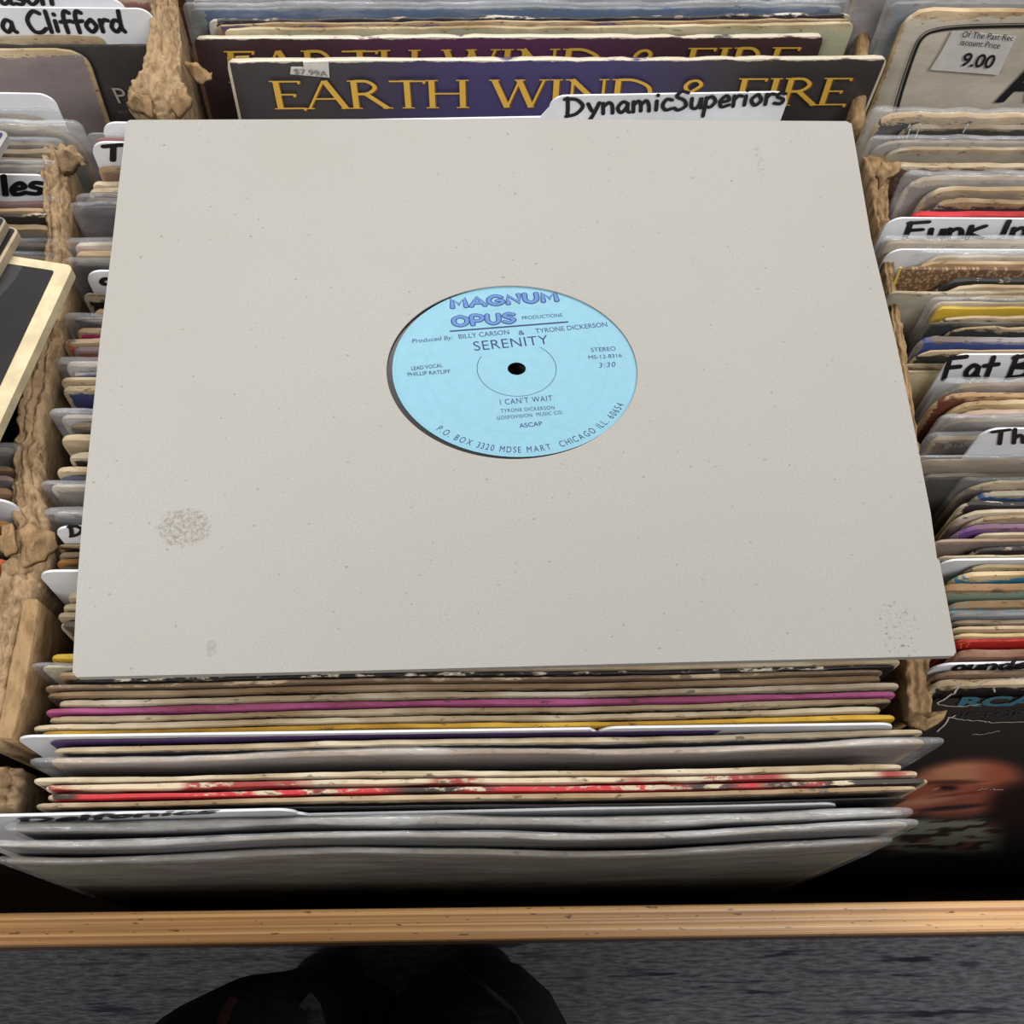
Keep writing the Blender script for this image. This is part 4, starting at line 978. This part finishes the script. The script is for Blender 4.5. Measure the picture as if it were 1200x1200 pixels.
flat_cover('uppermost black cover of the flat stack at the left edge', (9, 256), .0135, 14, .0042, (42, 41, 42), (150, 138, 118), .0012, True)

# ---- torn cardboard between the rows
def board_mat(name, base, dark):
    t = NT(name); co = t.n('ShaderNodeTexCoord').outputs['Object']
    n1 = t.noise(t.mapv(co, (260, 110, 160)), 1.0, 5, .7); n2 = t.noise(t.mapv(co, (30, 24, 30)), 1.0, 3, .6)
    f = t.mix(t.ramp(n1, .34, .60), lin(dark), lin(base)); f = t.mix(t.math('MULTIPLY', t.ramp(n2, .4, .7), .4), f, lin(tuple(min(255, v * 1.10) for v in base)))
    t.l(f, t.b.inputs['Base Color']); t.b.inputs['Roughness'].default_value = .9; t.b.inputs['Specular IOR Level'].default_value = .15
    bp = t.n('ShaderNodeBump'); bp.inputs['Strength'].default_value = .8; bp.inputs['Distance'].default_value = .0015
    t.l(n1, bp.inputs['Height']); t.l(bp.outputs[0], t.b.inputs['Normal'])
    return t.m
KRAFT = board_mat('crushed_brown_cardboard', (166, 141, 110), (122, 100, 74)); KRAFT2 = board_mat('smooth_brown_cardboard', (160, 132, 98), (126, 102, 72))
def crushed(name, path, z, mat, parent=None, deep=.30, amp=1.0, ridges=3, seed=0, flat=False):
    """torn top of a corrugated board; path: (left px, right px, y px) from back to front"""
    P = []
    for q in path:
        l, r = at(q[0], q[2], z), at(q[1], q[2], z); P.append(((l + r) / 2, (r - l) / 2))
    ns = 26 * (len(P) - 1); nc = 18; vs, fs = [], []
    for i in range(ns + 1):
        f = i / ns * (len(P) - 1); k = min(int(f), len(P) - 2); f -= k; f = f * f * (3 - 2 * f) * .5 + f * .5
        c = P[k][0].lerp(P[k + 1][0], f); h = P[k][1].lerp(P[k + 1][1], f)
        fr = 1 + amp * (.18 * NZ.noise(V((c.y * 130, seed, 0))) + .10 * NZ.noise(V((c.y * 420, seed, 5))))
        end = min(1.0, i / 5, (ns - i) / 5)
        row = []
        for j in range(nc + 1):
            u = -1 + 2 * j / nc
            p = c + h * u * fr * (.8 + .2 * end)
            w = abs(math.cos(u * pi / 2 * ridges + 1.6 * NZ.noise(V((c.y * 60, seed, 7))))) ** .6
            zz = (1 - abs(u) ** 4) * .0016 + amp * (.0030 * (w - .6) + .0026 * NZ.noise(V((p.x * 150, p.y * 210, seed))) + .0016 * NZ.noise(V((p.x * 520, p.y * 480, seed + 3)))) - (1 - end) * .004
            if flat: zz = .0004 * NZ.noise(V((p.x * 300, p.y * 90, seed)))
            sh = amp * .0012 * NZ.noise(V((p.y * 260, u * 2, seed + 9)))
            row.append(V((p.x + sh, p.y + sh * .6, p.z + zz)))
        for dz in (.30, .012): row.insert(0, V((c.x - h.x * (.7 if dz < .1 else .3), row[0].y if dz < .1 else c.y - h.y, c.z - (dz if dz < .1 else deep))))
        row.insert(0, row.pop(1)) if False else None
        lo, hi = row[0], row[1]
        if lo.z > hi.z: row[0], row[1] = hi, lo
        row.append(V((c.x + h.x * .7, row[-1].y, c.z - .012))); row.append(V((c.x + h.x * .3, c.y + h.y, c.z - deep)))
        vs += row
    n = nc + 5
    for i in range(ns):
        for j in range(n - 1): a = i * n + j; fs.append((a, a + 1, a + n + 1, a + n))
        fs.append((i * n + n - 1, i * n, (i + 1) * n, (i + 1) * n + n - 1))
    fs.append(tuple(range(n - 1, -1, -1))); e = ns * n; fs.append(tuple(e + j for j in range(n)))
    return fix(mesh_obj(name, vs, fs, mat, parent, smooth=True))
def scrap(name, pts, z, mat, parent, th=.0012, seed=0, curl=.004):
    c = at(sum(p[0] for p in pts) / len(pts), sum(p[1] for p in pts) / len(pts), z + curl)
    top = []
    for k in range(len(pts)):
        for f in (0, .33, .66):
            q = (pts[k][0] + (pts[(k + 1) % len(pts)][0] - pts[k][0]) * f, pts[k][1] + (pts[(k + 1) % len(pts)][1] - pts[k][1]) * f)
            p = at(q[0] + 1.6 * NZ.noise(V((q[0] * .4, q[1] * .4, seed))), q[1] + 1.6 * NZ.noise(V((q[0] * .4, q[1] * .4, seed + 4))), z)
            p.z += .003 * NZ.noise(V((q[0] * .1, q[1] * .1, seed + 2))); top.append(p)
    n = len(top); K = 6; vs, fs = [], []
    for side in (0, 1):
        for k in range(K + 1):
            f = k / K
            for p in top:
                q = c.lerp(p, f); q = q + V((0, 0, curl * (math.sin(f * pi * .5) * -.6 + .6 - .3) + .0032 * NZ.noise(V((q.x * 170, q.y * 170, seed))) + .0016 * NZ.noise(V((q.x * 480, q.y * 480, seed + 1))) - side * th * (.4 + .6 * f)))
                vs.append(q)
    for side in (0, 1):
        o_ = side * (K + 1) * n
        for k in range(K):
            for i in range(n):
                j = (i + 1) % n; fs.append((o_ + k * n + i, o_ + k * n + j, o_ + (k + 1) * n + j, o_ + (k + 1) * n + i))
    o2 = (K + 1) * n
    for i in range(n): j = (i + 1) % n; fs.append((K * n + i, K * n + j, o2 + K * n + j, o2 + K * n + i))
    return fix(mesh_obj(name, vs, fs, mat, parent, smooth=True))
d1 = crushed('cardboard_divider', [(46, 80, 172), (49, 82, 200), (52, 80, 245), (54, 79, 275), (50, 83, 305), (48, 80, 345), (40, 70, 400), (28, 60, 440), (20, 54, 485), (17, 48, 530), (15, 48, 575), (16, 58, 615), (12, 62, 650), (-4, 50, 685), (-14, 24, 740), (-24, 12, 800), (-34, 4, 870)], -.022, KRAFT, seed=1)
tag(d1, 'long crushed brown cardboard divider between the left row and the centre row', 'cardboard divider')
scrap('torn_flap', [(62, 176), (70, 166), (86, 168), (96, 182), (84, 192), (70, 196)], -.012, KRAFT, d1, .004, 2, .006)
scrap('torn_flap', [(20, 622), (34, 612), (62, 622), (64, 636), (48, 652), (24, 662)], -.014, KRAFT2, d1, .003, 5, .005)
scrap('torn_flap', [(0, 614), (14, 614), (18, 640), (6, 650), (-6, 640)], -.012, KRAFT2, d1, .002, 7, .003)
scrap('torn_flap', [(44, 744), (57, 742), (54, 752), (44, 758)], -.05, KRAFT2, d1, .001, 8, .002)
crushed('torn_liner', [(28, 46, 702), (22, 41, 735), (14, 35, 770), (6, 27, 815), (-4, 14, 865)], -.018, KRAFT2, d1, .2, .25, 1, 4, True)
scrap('crumpled_end', [(22, 822), (32, 812), (42, 820), (42, 838), (30, 846), (18, 840)], -.04, KRAFT, d1, .006, 11, .005)
d4 = crushed('cardboard_divider', [(-20, 24, 898), (-22, 27, 915), (-24, 25, 932), (-26, 22, 952)], -.04, KRAFT, deep=.28, seed=6)
tag(d4, 'short crumpled cardboard stub at the lower left edge beside the front sleeves', 'cardboard divider')
d2 = crushed('cardboard_divider', [(178, 206, -20), (178, 208, 5), (177, 211, 35), (172, 212, 65), (163, 211, 90), (148, 222, 114), (152, 212, 130), (166, 204, 138)], -.012, KRAFT, seed=2, ridges=4)
tag(d2, 'ragged brown cardboard divider end at the top left, in the far box', 'cardboard divider')
scrap('torn_flap', [(214, 74), (226, 70), (238, 78), (246, 79), (247, 90), (230, 91)], -.02, KRAFT2, d2, .0012, 3, .003)
scrap('torn_flap', [(147, 118), (160, 104), (178, 112), (176, 128), (160, 126)], -.004, KRAFT2, d2, .003, 9, .004)
scrap('torn_flap', [(206, 104), (224, 112), (222, 122), (208, 132), (198, 124)], -.004, KRAFT2, d2, .003, 10, .004)
d3 = crushed('cardboard_divider', [(1010, 1040, 182), (1016, 1044, 200), (1020, 1040, 225), (1027, 1042, 260), (1032, 1045, 300), (1040, 1050, 345), (1050, 1062, 420), (1064, 1078, 540), (1064, 1086, 660), (1060, 1088, 770), (1062, 1091, 815), (1064, 1092, 838)], -.028, KRAFT2, seed=3, ridges=2, amp=.6)
tag(d3, 'brown cardboard divider between the centre row and the right row', 'cardboard divider')
scrap('torn_flap', [(1032, 192), (1057, 186), (1056, 198), (1040, 208), (1034, 216), (1028, 204)], -.014, KRAFT2, d3, .0015, 12, .003)
scrap('torn_flap', [(1062, 838), (1092, 834), (1112, 832), (1104, 846), (1086, 856), (1066, 850)], -.03, KRAFT2, d3, .003, 13, .003)
d5 = crushed('cardboard_divider', [(1012, 1024, -30), (1006, 1020, 30), (1000, 1016, 90), (998, 1014, 150)], -.045, KRAFT2, seed=8, ridges=1, amp=.4)
tag(d5, 'thin cardboard divider in the far box, left of the white framed cover', 'cardboard divider')

# ------------------------------------------------------------------ person in dark jeans at the bin
def skin_body(name, joints, edges, mat, parent=None, sub=2):
    me = bpy.data.meshes.new(name); me.from_pydata([j[0] for j in joints], edges, []); me.update()
    o = bpy.data.objects.new(name, me); COL.objects.link(o)
    m = o.modifiers.new('skin', 'SKIN'); m.use_smooth_shade = True
    for i, j in enumerate(joints):
        me.skin_vertices[0].data[i].radius = j[1]; me.skin_vertices[0].data[i].use_root = (i == 0)
    s = o.modifiers.new('sub', 'SUBSURF'); s.levels = s.render_levels = sub
    bpy.context.view_layer.update()
    dg = bpy.context.evaluated_depsgraph_get(); nm = bpy.data.meshes.new_from_object(o.evaluated_get(dg))
    o.modifiers.clear(); o.data = nm; nm.materials.clear(); nm.materials.append(mat)
    for p in nm.polygons: p.use_smooth = True
    if parent: o.parent = parent
    return o
def denim():
    t = NT('black_denim'); co = t.n('ShaderNodeTexCoord').outputs['Object']
    n1 = t.noise(t.mapv(co, (600, 600, 600)), 1.0, 2, .6); n2 = t.noise(t.mapv(co, (14, 14, 14)), 1.0, 4, .65)
    t.l(t.mix(t.ramp(n2, .35, .7), lin((20, 18, 20)), lin((36, 34, 37))), t.b.inputs['Base Color']); t.b.inputs['Roughness'].default_value = .9; t.b.inputs['Specular IOR Level'].default_value = .15
    bp = t.n('ShaderNodeBump'); bp.inputs['Distance'].default_value = .006; t.l(n2, bp.inputs['Height']); t.l(bp.outputs[0], t.b.inputs['Normal'])
    return t.m
DEN = denim()
PX = -.10
joints = [((PX, -.47, .93), (.15, .11)),
          ((-.20, -.42, .80), (.10, .10)), ((-.168, -.305, .54), (.092, .088)), ((-.142, -.312, .30), (.098, .098)), ((-.138, -.315, .09), (.115, .12)),
          ((-.02, -.42, .80), (.090, .092)), ((-.018, -.300, .51), (.080, .082)), ((-.012, -.310, .30), (.090, .094)), ((-.008, -.312, .09), (.112, .118)),
          ((PX, -.48, 1.10), (.145, .105)), ((PX, -.475, 1.25), (.155, .112)), ((PX, -.46, 1.37), (.105, .088)), ((PX, -.45, 1.435), (.062, .062)),
          ((PX, -.43, 1.475), (.050, .052)), ((PX, -.40, 1.535), (.064, .076)), ((PX, -.395, 1.595), (.076, .094)), ((PX, -.405, 1.655), (.052, .066)),
          ((PX - .105, -.463, 1.365), (.072, .072)), ((PX - .185, -.465, 1.335), (.060, .060)), ((PX - .235, -.46, 1.10), (.046, .046)), ((PX - .11, -.355, 1.22), (.031, .031)), ((PX - .075, -.325, 1.275), (.037, .020)),
          ((PX + .105, -.463, 1.365), (.072, .072)), ((PX + .185, -.465, 1.335), (.060, .060)), ((PX + .235, -.46, 1.10), (.046, .046)), ((PX + .11, -.355, 1.22), (.031, .031)), ((PX + .075, -.325, 1.275), (.037, .020))]
per = skin_body('person', joints, [(0, 1), (1, 2), (2, 3), (3, 4), (0, 5), (5, 6), (6, 7), (7, 8), (0, 9), (9, 10), (10, 11), (11, 12), (12, 13), (13, 14), (14, 15), (15, 16),
          (11, 17), (17, 18), (18, 19), (19, 20), (20, 21), (11, 22), (22, 23), (23, 24), (24, 25), (25, 26)], DEN)
SKIN = plain('skin', (176, 130, 104), .55); JACK = plain('black_cotton_jacket', (30, 30, 33), .9, .25, 40)
extra = []
for sd in (-1, 1):                          # five fingers of unequal length on each hand, curled forward, thumb from the side of the palm
    c = V((PX + sd * .075, -.325, 1.275)); up = V((-sd * .25, .35, .9)).normalized(); fw = V((0, .92, -.38)); ac = V((-sd * 1, 0, -.25)).normalized()
    for k, (off, ln) in enumerate(((-.027, .062), (-.009, .072), (.009, .067), (.026, .052))):
        b0 = c + ac * off + up * .012; p1 = b0 + up * ln * .5; p2 = p1 + (up * .55 + fw * .5).normalized() * ln * .42; p3 = p2 + (up * .05 + fw).normalized() * ln * .34
        extra.append(skin_body('finger', [(b0, (.0095, .0095)), (p1, (.0088, .0088)), (p2, (.008, .008)), (p3, (.0068, .0068))], [(0, 1), (1, 2), (2, 3)], SKIN, None, 2))
    b0 = c + ac * -.026 - up * .012; p1 = b0 + (ac * -.6 + up * .5 + fw * .4).normalized() * .036; p2 = p1 + (ac * -.1 + up * .7 + fw * .7).normalized() * .030
    extra.append(skin_body('thumb', [(b0, (.013, .012)), (p1, (.0105, .010)), (p2, (.008, .008))], [(0, 1), (1, 2)], SKIN, None, 2))
hd = V((PX, -.395, 1.590))
extra.append(skin_body('nose', [(hd + V((0, .086, .012)), (.008, .010)), (hd + V((0, .104, -.018)), (.014, .012))], [(0, 1)], SKIN, None, 2))
for sd in (-1, 1):
    extra.append(skin_body('ear', [(hd + V((sd * .076, -.002, .018)), (.008, .016)), (hd + V((sd * .078, -.006, -.02)), (.006, .011))], [(0, 1)], SKIN, None, 2))
bm = bmesh.new(); bm.from_mesh(per.data)
for e in extra: bm.from_mesh(e.data); bpy.data.objects.remove(e)
bm.to_mesh(per.data); bm.free()
per.data.materials.append(JACK); per.data.materials.append(SKIN)
for p in per.data.polygons:
    c = p.center; p.use_smooth = True
    hand_ = abs(c.x - PX) < .135 and c.y > -.372 and c.z > 1.205
    p.material_index = 2 if (c.z > 1.452 or hand_) else (1 if c.z > .90 else 0)
tag(per, 'person standing close against the bin in black jeans, only the legs showing below the rail', 'person')
def blob(name, c, r, mat, cut=None, n=28, m=18, amp=0.0):
    vs, fs = [], []
    for i in range(m + 1):
        th = pi * i / m
        for j in range(n):
            ph = 2 * pi * j / n; d = V((sin(th) * cos(ph), sin(th) * sin(ph), cos(th))); q = 1 + amp * NZ.noise(d * 6)
            p = V((c.x + r[0] * d.x * q, c.y + r[1] * d.y * q, c.z + r[2] * d.z * q))
            if cut: p = cut(p, d)
            vs.append(p)
    for i in range(m):
        for j in range(n): a = i * n + j; b_ = i * n + (j + 1) % n; fs.append((a, b_, b_ + n, a + n))
    return mesh_obj(name, vs, fs, mat, per, smooth=True)
def hairline(p, d):                         # hair keeps to the top and back of the head
    lim = hd.z + .045 if d.y > .1 else hd.z - .055
    if p.z < lim: p = V((hd.x + (p.x - hd.x) * .8, hd.y + (p.y - hd.y) * .8, lim))
    return p
blob('hair', hd + V((0, -.012, .018)), (.088, .106, .102), plain('dark_brown_hair', (40, 30, 24), .7, .4, 200), hairline, amp=.06)
for sd in (-1, 1):
    blob('eye', hd + V((sd * .031, .078, .014)), (.012, .010, .008), plain('eye_white', (220, 216, 210), .3))
    blob('iris', hd + V((sd * .031, .0855, .012)), (.005, .0038, .005), plain('dark_iris', (40, 28, 20), .3))
    blob('eyebrow', hd + V((sd * .031, .087, .032)), (.018, .006, .004), plain('dark_brown_hair', (40, 30, 24), .7, .4, 200))
blob('mouth', hd + V((0, .082, -.048)), (.022, .008, .006), plain('lips', (150, 88, 80), .5))
for sx, tx in ((-.14, -.02), (-.005, .01)):
    sh = skin_body('shoe', [((sx, -.41, .045), (.045, .042)), ((sx + tx * .3, -.32, .055), (.046, .05)), ((sx + tx * .8, -.245, .038), (.048, .036)), ((sx + tx, -.20, .030), (.036, .026))], [(0, 1), (1, 2), (2, 3)], plain('black_leather', (20, 19, 20), .5), per)
from mathutils.bvhtree import BVHTree
bv = BVHTree.FromPolygons([v.co for v in per.data.vertices], [tuple(p.vertices) for p in per.data.polygons])
def on_jeans(u, v):
    h = bv.ray_cast(CAM, ray(u, v).normalized()); return h[0]
def seam(name, pts, w, mat, label=None):
    P = []
    for k in range(len(pts) - 1):
        for f in range(6):
            q = on_jeans(pts[k][0] + (pts[k + 1][0] - pts[k][0]) * f / 6, pts[k][1] + (pts[k + 1][1] - pts[k][1]) * f / 6)
            if q is not None: P.append(q)
    if len(P) < 2: return
    vs, fs = [], []
    for i, p in enumerate(P):
        d = (P[min(i + 1, len(P) - 1)] - P[max(i - 1, 0)]).normalized(); nrm = (CAM - p).normalized(); sd = d.cross(nrm).normalized() * w / 2
        vs += [p + nrm * .0015 + sd, p + nrm * .004 + sd * .4, p + nrm * .004 - sd * .4, p + nrm * .0015 - sd]
    for i in range(len(P) - 1):
        for j in range(3): a = 4 * i + j; fs.append((a, a + 1, a + 5, a + 4))
    o = mesh_obj(name, vs, fs, mat, per, smooth=True)
    if label: o['label'] = label
seam('trouser_seam', [(500, 1096), (482, 1112), (468, 1140), (452, 1165), (428, 1215)], .011, plain('faded_black_denim', (58, 56, 60), .95), 'faded stitched seam')
seam('trouser_seam', [(515, 1118), (560, 1150), (600, 1185), (618, 1215)], .004, plain('faded_black_denim', (58, 56, 60), .95), 'thin stitched seam')
seam('frayed_patch', [(352, 1176), (360, 1184), (366, 1210)], .018, plain('frayed_white_thread', (70, 67, 65), .95, .4, 300), 'frayed pale patch')
seam('red_thread', [(276, 1170), (266, 1186), (258, 1204)], .008, plain('dull_red_thread', (62, 20, 22), .95, .4, 200), 'dull red thread')
